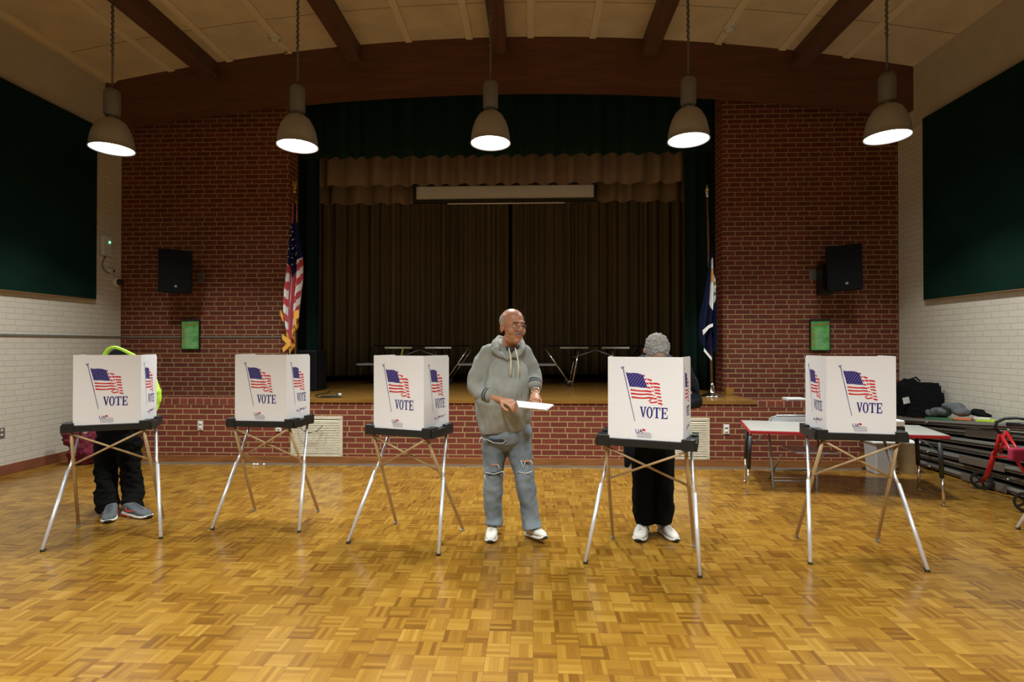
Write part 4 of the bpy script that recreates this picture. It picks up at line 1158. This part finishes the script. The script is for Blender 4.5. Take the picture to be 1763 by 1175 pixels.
# ================================================================ PEOPLE
def skin_mat():
    m = mat('skin', (0.50, 0.240, 0.130), 0.42, var=.10, scale=14)
    b = m.node_tree.nodes['Principled BSDF']
    b.inputs['Subsurface Weight'].default_value = 0.08; b.inputs['Subsurface Radius'].default_value = (0.02, 0.008, 0.004)
skin_mat()
mat('skin_pale', (0.50, 0.30, 0.22), 0.5, var=.1, scale=14)
mat('hair_grey', (0.31, 0.29, 0.255), 0.85, var=.35, scale=60, bump=.5, bscale=160)
mat('hair_short', (0.40, 0.36, 0.31), 0.8, var=.2, scale=90)
mat('brow', (0.055, 0.045, 0.04), 0.8); mat('moustache', (0.22, 0.21, 0.20), 0.8, var=.5, scale=120)
mat('eye_white', (0.70, 0.68, 0.62), 0.25); mat('iris', (0.03, 0.018, 0.012), 0.2); mat('lip', (0.36, 0.12, 0.09), 0.5)
mat('hoodie', (0.290, 0.300, 0.262), 0.92, var=.12, scale=7, bump=.25, bscale=220)
mat('drawstring', (0.66, 0.60, 0.40), 0.8); mat('cuff_dark', (0.025, 0.028, 0.035), .9)
mat('denim', (0.190, 0.228, 0.250), 0.9, var=.36, scale=4, bump=.3, bscale=260)
mat('denim_light', (0.50, 0.52, 0.50), 0.95); mat('denim_dark', (0.03, 0.03, 0.035), .9)
mat('trousers_black', (0.0055, 0.0055, 0.005), .95, spec=.08, var=.2, scale=6); mat('jacket_navy', (0.009, 0.012, 0.017), .8, spec=.2)
mat('neon', (0.52, 0.92, 0.05), .6); mat('sneaker_white', (0.60, 0.57, 0.49), .6, var=.08, scale=20); mat('sneaker_grey', (0.085, 0.095, 0.10), .85)
mat('sole_white', (0.66, 0.63, 0.54), .5); mat('sole_black', (0.02, 0.02, 0.02), .6); mat('orange_red', (0.85, 0.075, 0.025), .45); mat('lace', (0.66, 0.64, 0.58), .7)
mat('steel', (0.30, 0.28, 0.27), .3, 1.0); mat('lens', (0.30, 0.30, 0.30), .1)

def head_shape(bm, M):
    E = lambda c, r, n=20, m=14: ell(bm, c, r, M, n, m)
    E((0, .012, .048), (.078, .097, .082), 28, 20)     # cranium
    E((0, -.018, .012), (.070, .078, .080), 24, 16)    # mid face
    E((0, -.022, -.045), (.062, .066, .060))           # jaw
    E((0, -.052, -.083), (.034, .032, .026))           # chin
    E((.040, -.058, -.022), (.028, .026, .030)); E((-.040, -.058, -.022), (.028, .026, .030))   # cheeks
    E((0, -.012, -.078), (.058, .052, .036))           # jowl
    E((0, -.082, .040), (.052, .013, .011))            # brow ridge
    E((0, -.084, -.048), (.026, .014, .018))           # mouth mound
    for s in (-1, 1): E((s * .012, -.103, -.016), (.010, .011, .009)); 
    a = [M @ Vector(p) for p in ((0, -.088, .030), (0, -.100, .006), (0, -.111, -.010), (0, -.108, -.018))]
    limb(bm, [(a[0], .007, .008), (a[1], .010, .012), (a[2], .013, .013), (a[3], .012, .010)], 10)
    for s in (-1, 1): E((s * .078, .014, -.004), (.010, .020, .032)); E((s * .074, .006, -.004), (.010, .012, .020))
def face_parts(root, M, who):
    for s in (-1, 1):
        e = link('eye', ell(B(), (s * .030, -.076, .012), (.0125, .0125, .0095), M, 16, 12), 'eye_white', root, True)
        gx = .0035 if who == 'man' else 0
        link('iris', ell(B(), (s * .030 + gx, -.0865, .012), (.0058, .003, .0062), M, 12, 8), 'iris', e, True)
        up = limb(B(), [(M @ Vector((s * .016, -.088, .020)), .003, .003), (M @ Vector((s * .030, -.0915, .0235)), .003, .003), (M @ Vector((s * .044, -.084, .018)), .003, .003)], 8)
        link('eyelid', up, 'skin', root, True)
        link('eyebrow', limb(B(), [(M @ Vector((s * .013, -.094, .034)), .003, .003), (M @ Vector((s * .030, -.0955, .039)), .003, .0036), (M @ Vector((s * .048, -.085, .035)), .003, .002)], 8, (0, 1, 0)), 'brow', root, True)
    link('mouth', limb(B(), [(M @ Vector((-.022, -.090, -.052)), .002, .003), (M @ Vector((0, -.0985, -.050)), .003, .004), (M @ Vector((.022, -.090, -.052)), .002, .003)], 8), 'lip', root, True)
def hand(bm, wrist, d, nrm, side, curl, thumb_out=.6, k=1.0, curls=None):
    """d: direction of the fingers, nrm: back of the hand, side: +1 thumb towards d x nrm"""
    d = Vector(d).normalized(); nrm = Vector(nrm); nrm = (nrm - d * nrm.dot(d)).normalized(); sd = d.cross(nrm) * side
    W = Vector(wrist)
    pc = W + d * .05 * k
    limb(bm, [(W - d * .005, .026 * k, .018 * k), (W + d * .025 * k, .034 * k, .016 * k), (W + d * .060 * k, .040 * k, .015 * k), (W + d * .082 * k, .038 * k, .012 * k)], 14, sd)
    for i, (o, ln) in enumerate(((.031, .072), (.0105, .080), (-.0105, .075), (-.031, .060))):
        b = W + d * (.080 - .004 * abs(i - 1)) * k + sd * o * k
        ang = 0; p = b; pts = [(b - d * .012, .0092 * k, .0088 * k)]
        cu = curl if curls is None else curls[i]
        for j, fr_ in enumerate((.42, .32, .26)):
            ang += cu * (.75, 1.0, .7)[j]
            dr = d * cos(ang) - nrm * sin(ang)
            dr = dr + sd * o * (1.8 if curl < .5 else .3)
            dr.normalize()
            p = p + dr * ln * fr_ * k
            pts.append((p, (.0088 - .0008 * j) * k, (.0085 - .0008 * j) * k))
        limb(bm, pts, 10, sd)
    b = W + d * .022 * k + sd * .026 * k - nrm * .006
    t1 = b + (d * .55 + sd * thumb_out - nrm * .25).normalized() * .038 * k
    t2 = t1 + (d * .85 + sd * thumb_out * .25 - nrm * .35).normalized() * .032 * k
    t3 = t2 + (d * .95 - nrm * .35 - sd * .1).normalized() * .022 * k
    limb(bm, [(b, .014 * k, .013 * k), (t1, .0115 * k, .011 * k), (t2, .010 * k, .0095 * k), (t3, .0085 * k, .0075 * k)], 10, nrm)
def V(*a): return Vector(a)
def sneaker(name, root, heel, toe, lift, upper, sole, accent, opts):
    """heel, toe: ground points; lift raises the toe"""
    h, t = Vector(heel), Vector(toe); d = (t - h); Ln = d.length; d.normalize(); up = Vector((0, 0, 1))
    d2 = (d * cos(lift) + up * sin(lift)); u2 = (up * cos(lift) - d * sin(lift)); s = d.cross(up)
    Mx = Matrix(((s.x, d2.x, u2.x, h.x), (s.y, d2.y, u2.y, h.y), (s.z, d2.z, u2.z, h.z), (0, 0, 0, 1)))
    k = Ln / .30
    bm = B()
    prof = [(.010, .030, .020), (.05, .036, .030), (.12, .038, .030), (.20, .046, .026), (.26, .042, .020), (.288, .026, .014)]
    def ringloft(bm, rows):
        R_ = []
        for y, w_, z0, z1, in rows:
            ring = []
            for q in range(20):
                a = 2 * pi * q / 20
                cx2 = w_ * math.copysign(abs(cos(a)) ** .75, cos(a)); cz = (z0 + z1) / 2 + (z1 - z0) / 2 * math.copysign(abs(sin(a)) ** .8, sin(a))
                ring.append(bm.verts.new(Mx @ Vector((cx2 * k * 1.12, y * k, cz))))
            R_.append(ring)
        for a, b in zip(R_, R_[1:]):
            for q in range(20): bm.faces.new((a[q], a[(q + 1) % 20], b[(q + 1) % 20], b[q]))
        bm.faces.new(R_[0][::-1]); bm.faces.new(R_[-1])
        bmesh.ops.recalc_face_normals(bm, faces=bm.faces[:])
        return bm
    so = ringloft(B(), [(-.004, .022, .004, .034), (.006, .036, 0, .036), (.06, .040, 0, .034), (.12, .039, 0, .030), (.20, .050, 0, .030), (.26, .046, .002, .030), (.295, .026, .010, .032), (.302, .012, .016, .030)])
    up_ = ringloft(B(), [(.0, .022, .022, .085), (.01, .032, .022, .100), (.05, .037, .022, .108), (.09, .038, .022, .104), (.13, .039, .022, .090), (.18, .044, .022, .074), (.23, .044, .022, .060), (.27, .034, .022, .048), (.292, .016, .022, .038)])
    sh = link(name, up_, upper, root, True)
    ss = link('sole', so, sole, sh, True)
    link('toe_bumper', ringloft(B(), [(.262, .032, -.001, .020), (.285, .032, .003, .028), (.306, .016, .012, .032)]), accent, sh, True)
    bm = B()
    for q in range(6):
        y = .10 + q * .020; z = .108 - q * .0068
        tube(bm, [Mx @ Vector((-.022 * k, y * k, z - .012)), Mx @ Vector((0, (y + .004) * k, z)), Mx @ Vector((.022 * k, (y + .008) * k, z - .012))], .0026, 6)
    link('laces', bm, 'lace' if upper != 'sneaker_grey' else 'sneaker_grey', sh, True)
    if opts == 'swoosh':
        for sg in (-1, 1):
            pts = [(.045, .060), (.070, .046), (.100, .044), (.150, .066), (.105, .052), (.080, .054), (.062, .074)]
            pts = [(.200, .070), (.140, .052), (.100, .042), (.075, .046), (.066, .062), (.072, .080), (.084, .062), (.105, .056), (.140, .060)]
            bm = B()
            f = [bm.verts.new(Mx @ Vector((sg * (.0425 + .004 * (y > .12) ) * k, y * k, z))) for y, z in pts]
            bm.faces.new(f); link('side_mark', bm, 'orange_red', sh).modifiers.new('t', 'SOLIDIFY').thickness = .003
        link('heel_sole', ringloft(B(), [(-.006, .022, .002, .020), (.01, .038, -.001, .022), (.08, .042, -.001, .020), (.11, .040, .0, .012)]), 'orange_red', sh, True)
    if opts == 'N':
        for sg in (-1, 1):
            bm = B()
            for pts in ([(.085, .045), (.100, .045), (.115, .082), (.100, .084)], [(.10, .080), (.116, .078), (.140, .048), (.126, .044)], [(.128, .044), (.143, .044), (.153, .074), (.138, .078)]):
                bm.faces.new([bm.verts.new(Mx @ Vector((sg * .0425 * k, y * k, z))) for y, z in pts])
            link('side_mark', bm, 'sole_black', sh).modifiers.new('t', 'SOLIDIFY').thickness = .003
    return sh

def figure_body(bm, J, Mh, lk=1.0):
    """torso, neck, limbs of the body under the clothes"""
    P = J
    up = (P['chest'] - P['pelvis'])
    limb(bm, [(P['pelvis'] - up * .12, .12, .09), (P['pelvis'], .145, .105), (P['pelvis'].lerp(P['chest'], .5), .135, .105), (P['chest'], .155, .105), (P['chest'] + up * .35, .11, .075)], 20, P['shR'] - P['shL'])
    limb(bm, [(P['chest'] + up * .25, .07, .07), (P['neck'], .064, .066), (P['neckT'], .060, .062)], 16)
    for s in 'LR':
        limb(bm, [(P['sh' + s], .048, .05), (P['sh' + s].lerp(P['el' + s], .5), .045, .045), (P['el' + s], .040, .040)], 14)
        limb(bm, [(P['el' + s], .042, .042), (P['el' + s].lerp(P['wr' + s], .35), .043, .040), (P['wr' + s], .029, .023)], 14)
        limb(bm, [(P['sh' + s], .05, .05), (P['chest'] + up * .25, .06, .06)], 12)
        limb(bm, [(P['hip' + s], .080 * lk, .085 * lk), (P['kn' + s], .052 * lk, .055 * lk)], 14)
        limb(bm, [(P['kn' + s], .052 * lk, .054 * lk), (P['kn' + s].lerp(P['an' + s], .35), .052 * lk, .054 * lk), (P['an' + s], .036, .036)], 14)
        limb(bm, [(P['an' + s], .034, .036), (P['an' + s].lerp(P['toe' + s], .35) - Vector((0, 0, .018)), .026, .020), (P['an' + s].lerp(P['toe' + s], .8), .022, .010)], 12)
    head_shape(bm, Mh)

# ---- the man in the grey hoodie
YM = 4.10
r = thing_w('person', 'bald man in grey hoodie and ripped jeans standing at centre holding white papers', 'person', (-.15, 4.08, 0))
hc = at(882.5, 564.5, 4.02)
Mh = trn(hc) @ rot(R(33), 'Z') @ rot(R(3), 'X') @ Matrix.Scale(1.12, 4)
J = dict(pelvis=at(875, 738, YM), chest=at(872, 650, YM), neck=at(875, 602, 4.09), neckT=at(879, 585, 4.06),
         shR=at(836, 615, YM + .02), elR=at(816, 672, 4.08), wrR=at(864, 689, 3.88),
         shL=at(907, 613, YM), elL=at(925, 655, 4.16), wrL=at(922, 677, 3.95),
         hipR=at(850, 752, YM), knR=at(850, 815, 4.08), anR=on(848, 915, .085), toeR=on(845, 926, .02),
         hipL=at(892, 752, YM), knL=at(900, 815, 4.04), anL=on(914, 916, .085), toeL=on(938, 934, .03))
J['anR'] = V(at(849, 900, 4.16).x, 4.16, .09); J['toeR'] = V(at(845, 925, 4.0).x, 3.98, .03)
J['anL'] = V(at(914, 905, 4.10).x, 4.08, .09); J['toeL'] = V(at(938, 930, 3.92).x, 3.92, .04)
bm = B(); figure_body(bm, J, Mh)
hd = (at(886, 695, 3.80) - J['wrR']); hand(bm, J['wrR'], hd, (-.1, -.35, .9), 1, .55, .5, 1.05, (.5, .55, .6, .65))
hd2 = (at(921, 692, 3.84) - J['wrL']); hand(bm, J['wrL'], hd2, (.25, -.8, .45), -1, .85, .5, 1.0)
organic('body', bm, 'skin', r, .0042, 5)
face_parts(r, Mh, 'man')
# close-cropped hair at sides and back, moustache
bm = B(); ell(bm, (0, .022, .046), (.0805, .0885, .072), Mh, 32, 22)
Mi = Mh.inverted()
bmesh.ops.bisect_plane(bm, geom=bm.verts[:] + bm.edges[:] + bm.faces[:], plane_co=Mh @ V(0, -.030, 0), plane_no=(Mh.to_3x3() @ V(0, -1, .35)).normalized(), clear_outer=True)
bmesh.ops.bisect_plane(bm, geom=bm.verts[:] + bm.edges[:] + bm.faces[:], plane_co=Mh @ V(0, 0, .088), plane_no=(Mh.to_3x3() @ V(0, -.1, 1)).normalized(), clear_outer=True)
link('hair', bm, 'hair_short', r, True).modifiers.new('t', 'SOLIDIFY').thickness = .003
link('moustache', limb(B(), [(Mh @ V(-.030, -.086, -.044), .004, .004), (Mh @ V(-.014, -.101, -.033), .006, .007), (Mh @ V(0, -.104, -.030), .006, .006), (Mh @ V(.014, -.101, -.033), .006, .007), (Mh @ V(.030, -.086, -.044), .004, .004)], 10, (0, 1, 0)), 'moustache', r, True)
# glasses: a thing he wears, moves with him
gl = B()
for s in (-1, 1):
    pts = [Mh @ V(s * (.031 + .021 * cos(a)), -.103 + .006 * abs(cos(a)) * (1 if cos(a) * 1 > 0 else .2), .010 + .014 * sin(a)) for a in [2 * pi * k / 14 for k in range(15)]]
    tube(gl, pts, .0013, 6)
    tube(gl, [Mh @ V(s * .052, -.098, .014), Mh @ V(s * .074, -.060, .016), Mh @ V(s * .083, .005, .016)], .0018, 6)
tube(gl, [Mh @ V(-.010, -.104, .013), Mh @ V(0, -.107, .016), Mh @ V(.010, -.104, .013)], .0013, 6)
link('glasses', gl, 'steel', r, True)
# hoodie
bm = B()
sx = J['shL'] - J['shR']
limb(bm, [(at(868, 742, YM), .198, .150), (at(867, 734, YM), .207, .165), (at(867, 715, YM), .216, .182), (at(866, 690, 4.07), .218, .190), (at(870, 672, 4.07), .200, .185), (at(874, 655, 4.08), .182, .172), (at(875, 632, 4.10), .172, .150), (at(874, 612, 4.11), .150, .115), (at(875, 601, 4.11), .10, .090)], 28, (1, 0, 0), True)
limb(bm, [(at(847, 612, 4.12), .095, .095), (at(833, 627, 4.12), .095, .092), (at(825, 650, 4.10), .090, .088), (at(821, 668, 4.07), .082, .082), (at(829, 677, 4.02), .070, .066), (at(837, 679, 3.985), .060, .058)], 20, (0, 1, 0))
limb(bm, [(at(898, 611, 4.11), .085, .09), (at(909, 628, 4.12), .078, .082), (at(915, 643, 4.14), .070, .075), (at(918, 654, 4.10), .060, .062), (at(919, 661, 4.04), .050, .050)], 20, (0, 1, 0))
# hood lying behind the neck and the collar roll
for pts, rr2 in (([at(856, 600, 4.00), at(853, 590, 4.08), at(859, 583, 4.17), at(877, 581, 4.22), at(893, 585, 4.17), at(899, 595, 4.07), at(898, 603, 4.00)], .028),):
    limb(bm, [(p, rr2, rr2 * .9) for p in pts], 12)
limb(bm, [(at(851, 603, 4.01), .026, .022), (at(862, 611, 3.975), .024, .020), (at(875, 618, 3.955), .022, .018), (at(888, 612, 3.965), .024, .020), (at(898, 604, 4.00), .024, .020)], 12)
def hood_hook(m2): pass
def neck_cut(bmx): pass
organic('hoodie', bm, 'hoodie', r, .007, 5, .017, 9, (1, 1, .6))
# cuffs
def cuff(p0, p1, ra, rb, hint):
    d = (p1 - p0)
    for k, (a, b, mm) in enumerate(((0, .18, 'hoodie'), (.18, .36, 'cuff_dark'), (.36, .52, 'hoodie'), (.52, .70, 'cuff_dark'), (.70, 1.0, 'hoodie'))):
        g = 1.03 if mm == 'hoodie' else 1.04
        yield loft(B(), [(p0 + d * a, ra * g, rb * g), (p0 + d * b, ra * g, rb * g)], 24, hint), mm
cf = thing
for p0, p1, ra, hint in ((at(837, 679, 3.975), at(848, 682, 3.93), .060, (0, 1, 0)), (at(919, 657, 4.05), at(920, 668, 3.99), .057, (1, 0, 0))):
    for i, (b2, mm) in enumerate(cuff(p0, p1, ra, ra * .92, hint)): link('cuff_band', b2, mm, r, True)
# draw strings
link('drawstring', tube(B(), [at(876, 598 + 2, 3.95), at(879, 612, 3.92), at(880, 630, 3.905), at(879, 646, 3.895)], [.005, .006, .006, .007]), 'drawstring', r, True)
link('drawstring', tube(B(), [at(887, 600, 3.95), at(891, 616, 3.92), at(893, 632, 3.905), at(893, 646, 3.895)], [.005, .006, .006, .005]), 'drawstring', r, True)
link('undershirt', limb(B(), [(at(873, 599, 4.00), .012, .012), (at(882, 603.5, 3.975), .014, .014), (at(890, 599, 3.985), .012, .012)], 10), 'cuff_dark', r, True)
# jeans
bm = B()
limb(bm, [(at(871, 728, YM), .185, .135), (at(872, 748, YM), .200, .145)], 24)
limb(bm, [(at(853, 745, YM), .108, .118), (at(851, 775, 4.10), .102, .108), (at(850, 800, 4.09), .085, .092), (at(849, 820, 4.085), .076, .082), (at(849, 845, 4.11), .078, .085), (at(849, 872, 4.14), .072, .085), (at(850, 893, 4.15), .070, .088), (at(849, 906, 4.13), .070, .092)], 20, (1, 0, 0), False, True)
limb(bm, [(at(892, 745, YM), .110, .118), (at(894, 775, 4.09), .098, .105), (at(899, 800, 4.06), .084, .092), (at(902, 820, 4.045), .078, .082), (at(906, 845, 4.06), .076, .085), (at(911, 872, 4.07), .072, .085), (at(914, 893, 4.07), .072, .088), (at(917, 911, 4.05), .074, .092)], 20, (1, 0, 0), False, True)
organic('jeans', bm, 'denim', r, .007, 4, .009, 9, (1, 1, 1.1))
# rips
def rip(name, pts, mm, Y, dy=-.0):
    bm = B()
    a = [bm.verts.new(at(x, y, Y)) for x, y in pts]; b = [bm.verts.new(at(x, y, Y + .03)) for x, y in pts]
    bm.faces.new(a); bm.faces.new(b[::-1]); n = len(a)
    for k in range(n): bm.faces.new((a[k], b[k], b[(k + 1) % n], a[(k + 1) % n]))
    bmesh.ops.recalc_face_normals(bm, faces=bm.faces[:])
    return link(name, bm, mm, r)
rip('jean_tear', [(832, 754), (840, 756), (855, 757), (873, 756), (871, 761), (862, 764), (848, 763), (838, 759)], 'denim_dark', 3.962)
rip('knee_hole', [(845, 799), (857, 800), (858, 802), (847, 802)], 'skin', 3.992)
rip('jean_tear', [(836, 814), (850, 814), (864, 812), (864, 815), (850, 817), (837, 816)], 'denim_dark', 3.992)
rip('knee_hole', [(899, 793), (914, 793), (915, 796), (901, 796)], 'skin', 3.965)
for k, (pts, Y) in enumerate((([(829, 753), (832, 756), (840, 758), (850, 763), (865, 764), (872, 759)], 3.955), ([(828, 753), (824, 765)], 3.965), ([(834, 818), (836, 828)], 3.99), ([(836, 814), (850, 817), (866, 812), (872, 823)], 3.988),
                              ([(857, 800), (861, 810)], 3.988), ([(897, 793), (901, 807), (904, 796)], 3.962), ([(913, 793), (918, 800)], 3.96), ([(892, 813), (905, 816), (916, 812)], 3.965))):
    link('frayed_thread', tube(B(), [at(x, y, Y) for x, y in pts], .0038, 6), 'denim_light', r, True)
sneaker('sneaker', r, (J['anR'].x, 4.21, 0), (at(845, 925, 4.0).x - .0, 3.94, 0), 0.0, 'sneaker_white', 'sole_white', 'sole_black', '')
hL = V(at(908, 915, 4.14).x, 4.13, 0.002)
sneaker('sneaker', r, hL, (at(940, 928, 3.92).x, 3.92, 0.002), R(9), 'sneaker_white', 'sole_white', 'sole_black', '')
link('wristwatch', tube(B(), [J['wrL'] + V(.030 * cos(a), .012 * sin(a), .026 * sin(a) + .014) for a in [2 * pi * k / 14 for k in range(15)]], .006, 8), 'steel', r, True)
# papers in his hand
r = thing_w('paper_sheets', 'white sheets of paper held by the standing man in the grey hoodie', 'paper', at(920, 698, 3.74))
A, Bq, Cq, D = at(889, 690, 3.84), at(952, 696.5, 3.80), at(939, 705.5, 3.62), at(893, 701, 3.64)
for k in range(3):
    o = V(.003 * k, .002 * k, -.0035 * k)
    link('sheet', slab(B(), [p + o for p in (A, Bq, Cq, D)], [p + o + V(0, 0, -.0016) for p in (A, Bq, Cq, D)]), mat('paper_white', (0.82, 0.82, 0.80), .6), r)

# ---- grey-haired voter behind the fourth booth
r = thing_w('person', 'grey-haired person in dark jacket and white sneakers bent over the fourth booth', 'person', (.93, 4.12, 0))
hc = at(1129, 606, 3.86)
Mh = trn(hc) @ rot(R(4), 'Z') @ rot(R(62), 'X') @ Matrix.Scale(1.0, 4)
Yf = 4.15
J = dict(pelvis=at(1122, 735, 4.28), chest=at(1130, 655, 4.12), neck=at(1130, 624, 3.99), neckT=at(1129, 612, 3.93),
         shR=at(1090, 630, 4.06), elR=at(1068, 690, 4.10), wrR=at(1105, 702, 3.86),
         shL=at(1170, 630, 4.04), elL=at(1190, 690, 4.08), wrL=at(1150, 702, 3.86),
         hipR=at(1106, 745, 4.26), knR=at(1106, 815, 4.22), anR=V(at(1107, 900, 4.22).x, 4.22, .09), toeR=V(at(1098, 930, 4.05).x, 4.05, .03),
         hipL=at(1142, 745, 4.26), knL=at(1140, 815, 4.22), anL=V(at(1143, 900, 4.22).x, 4.20, .09), toeL=V(at(1165, 928, 4.04).x, 4.06, .03))
bm = B(); figure_body(bm, J, Mh, .8)
hand(bm, J['wrR'], (.25, -1, -.1), (0, 0, 1), 1, .35); hand(bm, J['wrL'], (-.25, -1, -.1), (0, 0, 1), -1, .35)
organic('body', bm, 'skin_pale', r, .006, 4)
bm = B(); ell(bm, (0, .014, .050), (.086, .104, .088), Mh, 32, 24)
bmesh.ops.bisect_plane(bm, geom=bm.verts[:] + bm.edges[:] + bm.faces[:], plane_co=Mh @ V(0, -.065, .06), plane_no=(Mh.to_3x3() @ V(0, -1, .15)).normalized(), clear_outer=True)
hr = bmesh.ops.contextual_create(bm, geom=[e for e in bm.edges if e.is_boundary])
organic('hair', bm, 'hair_grey', r, .005, 1, .008, 60)
bm = B()
limb(bm, [(at(1122, 745, 4.27), .20, .15), (at(1124, 720, 4.26), .215, .17), (at(1127, 680, 4.18), .215, .165), (at(1130, 648, 4.11), .215, .145), (at(1130, 632, 4.06), .15, .11)], 24)
for s in (-1, 1):
    q = 'L' if s > 0 else 'R'
    limb(bm, [(J['sh' + q].lerp(J['chest'], .2), .095, .09), (J['sh' + q], .092, .085), (J['sh' + q].lerp(J['el' + q], .5) + V(s * .02, 0, 0), .080, .075), (J['el' + q] + V(s * .02, 0, 0), .074, .070), (J['wr' + q], .048, .042)], 18, (0, 1, 0))
limb(bm, [(at(1100, 625, 4.02), .05, .04), (at(1112, 618, 4.06), .045, .04), (at(1130, 615, 4.08), .045, .04), (at(1150, 618, 4.05), .045, .04), (at(1162, 627, 4.0), .05, .04)], 12)
# jacket corner hanging down at his right side
limb(bm, [(at(1086, 755, 4.20), .06, .05), (at(1083, 785, 4.19), .045, .028), (at(1078, 802, 4.18), .018, .012)], 14)
organic('jacket', bm, 'jacket_navy', r, .009, 5, .012, 7)
bm = B()
limb(bm, [(at(1122, 740, 4.26), .17, .12), (at(1122, 765, 4.26), .175, .125)], 24)
limb(bm, [(at(1107, 765, 4.26), .100, .105), (at(1107, 815, 4.24), .088, .09), (at(1107, 850, 4.235), .082, .088), (at(1107, 880, 4.23), .084, .088), (at(1109, 892, 4.22), .078, .085), (at(1110, 901, 4.22), .070, .085)], 20, (1, 0, 0), False, True)
limb(bm, [(at(1140, 765, 4.26), .098, .105), (at(1142, 815, 4.24), .086, .09), (at(1142, 850, 4.235), .082, .088), (at(1143, 880, 4.23), .082, .088), (at(1141, 890, 4.21), .076, .085), (at(1141, 900, 4.21), .070, .085)], 20, (1, 0, 0), False, True)
organic('trousers', bm, 'trousers_black', r, .008, 4, .012, 9)
sneaker('sneaker', r, (at(1112, 905, 4.26).x, 4.30, 0), (at(1098, 930, 4.03).x, 4.01, 0), 0, 'sneaker_white', 'sole_white', 'sole_black', 'N')
sneaker('sneaker', r, (at(1137, 905, 4.26).x, 4.27, 0), (at(1166, 930, 4.02).x, 4.02, 0), 0, 'sneaker_white', 'sole_white', 'sole_black', 'N')

# ---- voter in the hi-vis hood behind the first booth
r = thing_w('person', 'person in black with neon-edged hood and grey sneakers at the far left booth', 'person', (-3.55, 4.50, 0))
hc = at(208, 634, 4.50)
Mh = trn(hc) @ rot(R(22), 'Z') @ rot(R(48), 'X')
J = dict(pelvis=at(203, 728, 4.77), chest=at(210, 668, 4.66), neck=at(210, 640, 4.58), neckT=at(209, 630, 4.54),
         shR=at(180, 645, 4.62), elR=at(172, 694, 4.62), wrR=at(190, 700, 4.42),
         shL=at(245, 645, 4.62), elL=at(256, 695, 4.60), wrL=at(232, 700, 4.42),
         hipR=at(186, 757, 4.73), knR=at(182, 805, 4.65), anR=at(186, 868, 4.50), toeR=V(on(187, 900).x, 4.30, .03),
         hipL=at(222, 757, 4.73), knL=at(225, 808, 4.67), anL=at(227, 862, 4.57), toeL=V(at(248, 890, 4.44).x, 4.42, .03))
bm = B(); figure_body(bm, J, Mh, .8)
hand(bm, J['wrR'], (.3, -1, -.1), (0, 0, 1), 1, .35); hand(bm, J['wrL'], (-.1, -1, -.1), (0, 0, 1), -1, .35)
organic('body', bm, 'skin_pale', r, .006, 4)
bm = B()
limb(bm, [(at(203, 745, 4.78), .19, .14), (at(204, 715, 4.77), .205, .16), (at(208, 680, 4.70), .205, .16), (at(211, 650, 4.64), .20, .14), (at(211, 638, 4.60), .14, .11)], 24)
for q, s in (('L', 1), ('R', -1)):
    limb(bm, [(J['sh' + q].lerp(J['chest'], .2), .09, .085), (J['sh' + q], .088, .08), (J['el' + q], .072, .068), (J['wr' + q], .046, .042)], 18, (0, 1, 0))
organic('jacket', bm, 'trousers_black', r, .009, 5, .012, 7)
# hood shell with a neon rim
hood = Mh @ V(0, .02, .03)
bm = B(); ell(bm, (0, .030, .055), (.112, .120, .108), Mh, 28, 20)
limb(bm, [(Mh @ V(0, .06, -.02), .10, .09), (J['neck'] + V(0, .05, .02), .12, .10)], 16)
organic('hood', bm, 'trousers_black', r, .009, 3, .010, 12)
rim = [Mh @ V(.135 * cos(a), .012 + .02 * sin(a), .050 + .135 * sin(a)) for a in [pi * (-.25 + 1.5 * k / 20) for k in range(21)]]
rimp = [at(px, py, 4.40) for px, py in ((178, 622), (181, 612), (186, 602), (193, 598.5), (200, 598.5), (210, 602), (220, 607), (230, 612), (236, 618), (240, 632))]
link('hood_edging', tube(B(), rimp, [.022, .022, .016, .013, .013, .013, .014, .014, .018, .02], 10), 'neon', r, True)
bm = B(); limb(bm, [(at(263, 655, 4.60), .030, .05), (at(269, 675, 4.58), .030, .06), (at(268, 690, 4.58), .030, .06), (at(264, 705, 4.56), .024, .05)], 14)
limb(bm, [(at(250, 640, 4.62), .03, .05), (at(262, 655, 4.60), .03, .05)], 14)
organic('neon_sleeve', bm, 'neon', r, .008, 3, .006, 14)
bm = B()
limb(bm, [(at(204, 740, 4.76), .17, .12), (at(204, 765, 4.74), .175, .12)], 24)
limb(bm, [(at(184, 765, 4.72), .095, .10), (at(182, 800, 4.66), .085, .09), (at(184, 835, 4.58), .082, .085), (at(184, 856, 4.54), .092, .088), (at(186, 872, 4.50), .080, .085), (at(187, 882, 4.49), .070, .08)], 20, (1, 0, 0), False, True)
limb(bm, [(at(224, 765, 4.72), .095, .10), (at(224, 800, 4.68), .085, .09), (at(228, 835, 4.64), .080, .085), (at(230, 850, 4.62), .090, .088), (at(227, 866, 4.56), .080, .08), (at(228, 876, 4.54), .072, .08)], 20, (1, 0, 0), False, True)
organic('trousers', bm, 'trousers_black', r, .008, 4, .018, 9, (1, 1, 1.8))
sneaker('sneaker', r, (at(189, 890, 4.5).x, 4.53, 0), (on(186, 902).x, 4.26, 0), 0, 'sneaker_grey', 'sole_white', 'sole_black', 'swoosh')
sneaker('sneaker', r, (on(216, 890).x - .06, 4.52, 0), (on(259, 893).x, 4.40, 0), 0, 'sneaker_grey', 'sole_white', 'sole_black', 'swoosh')
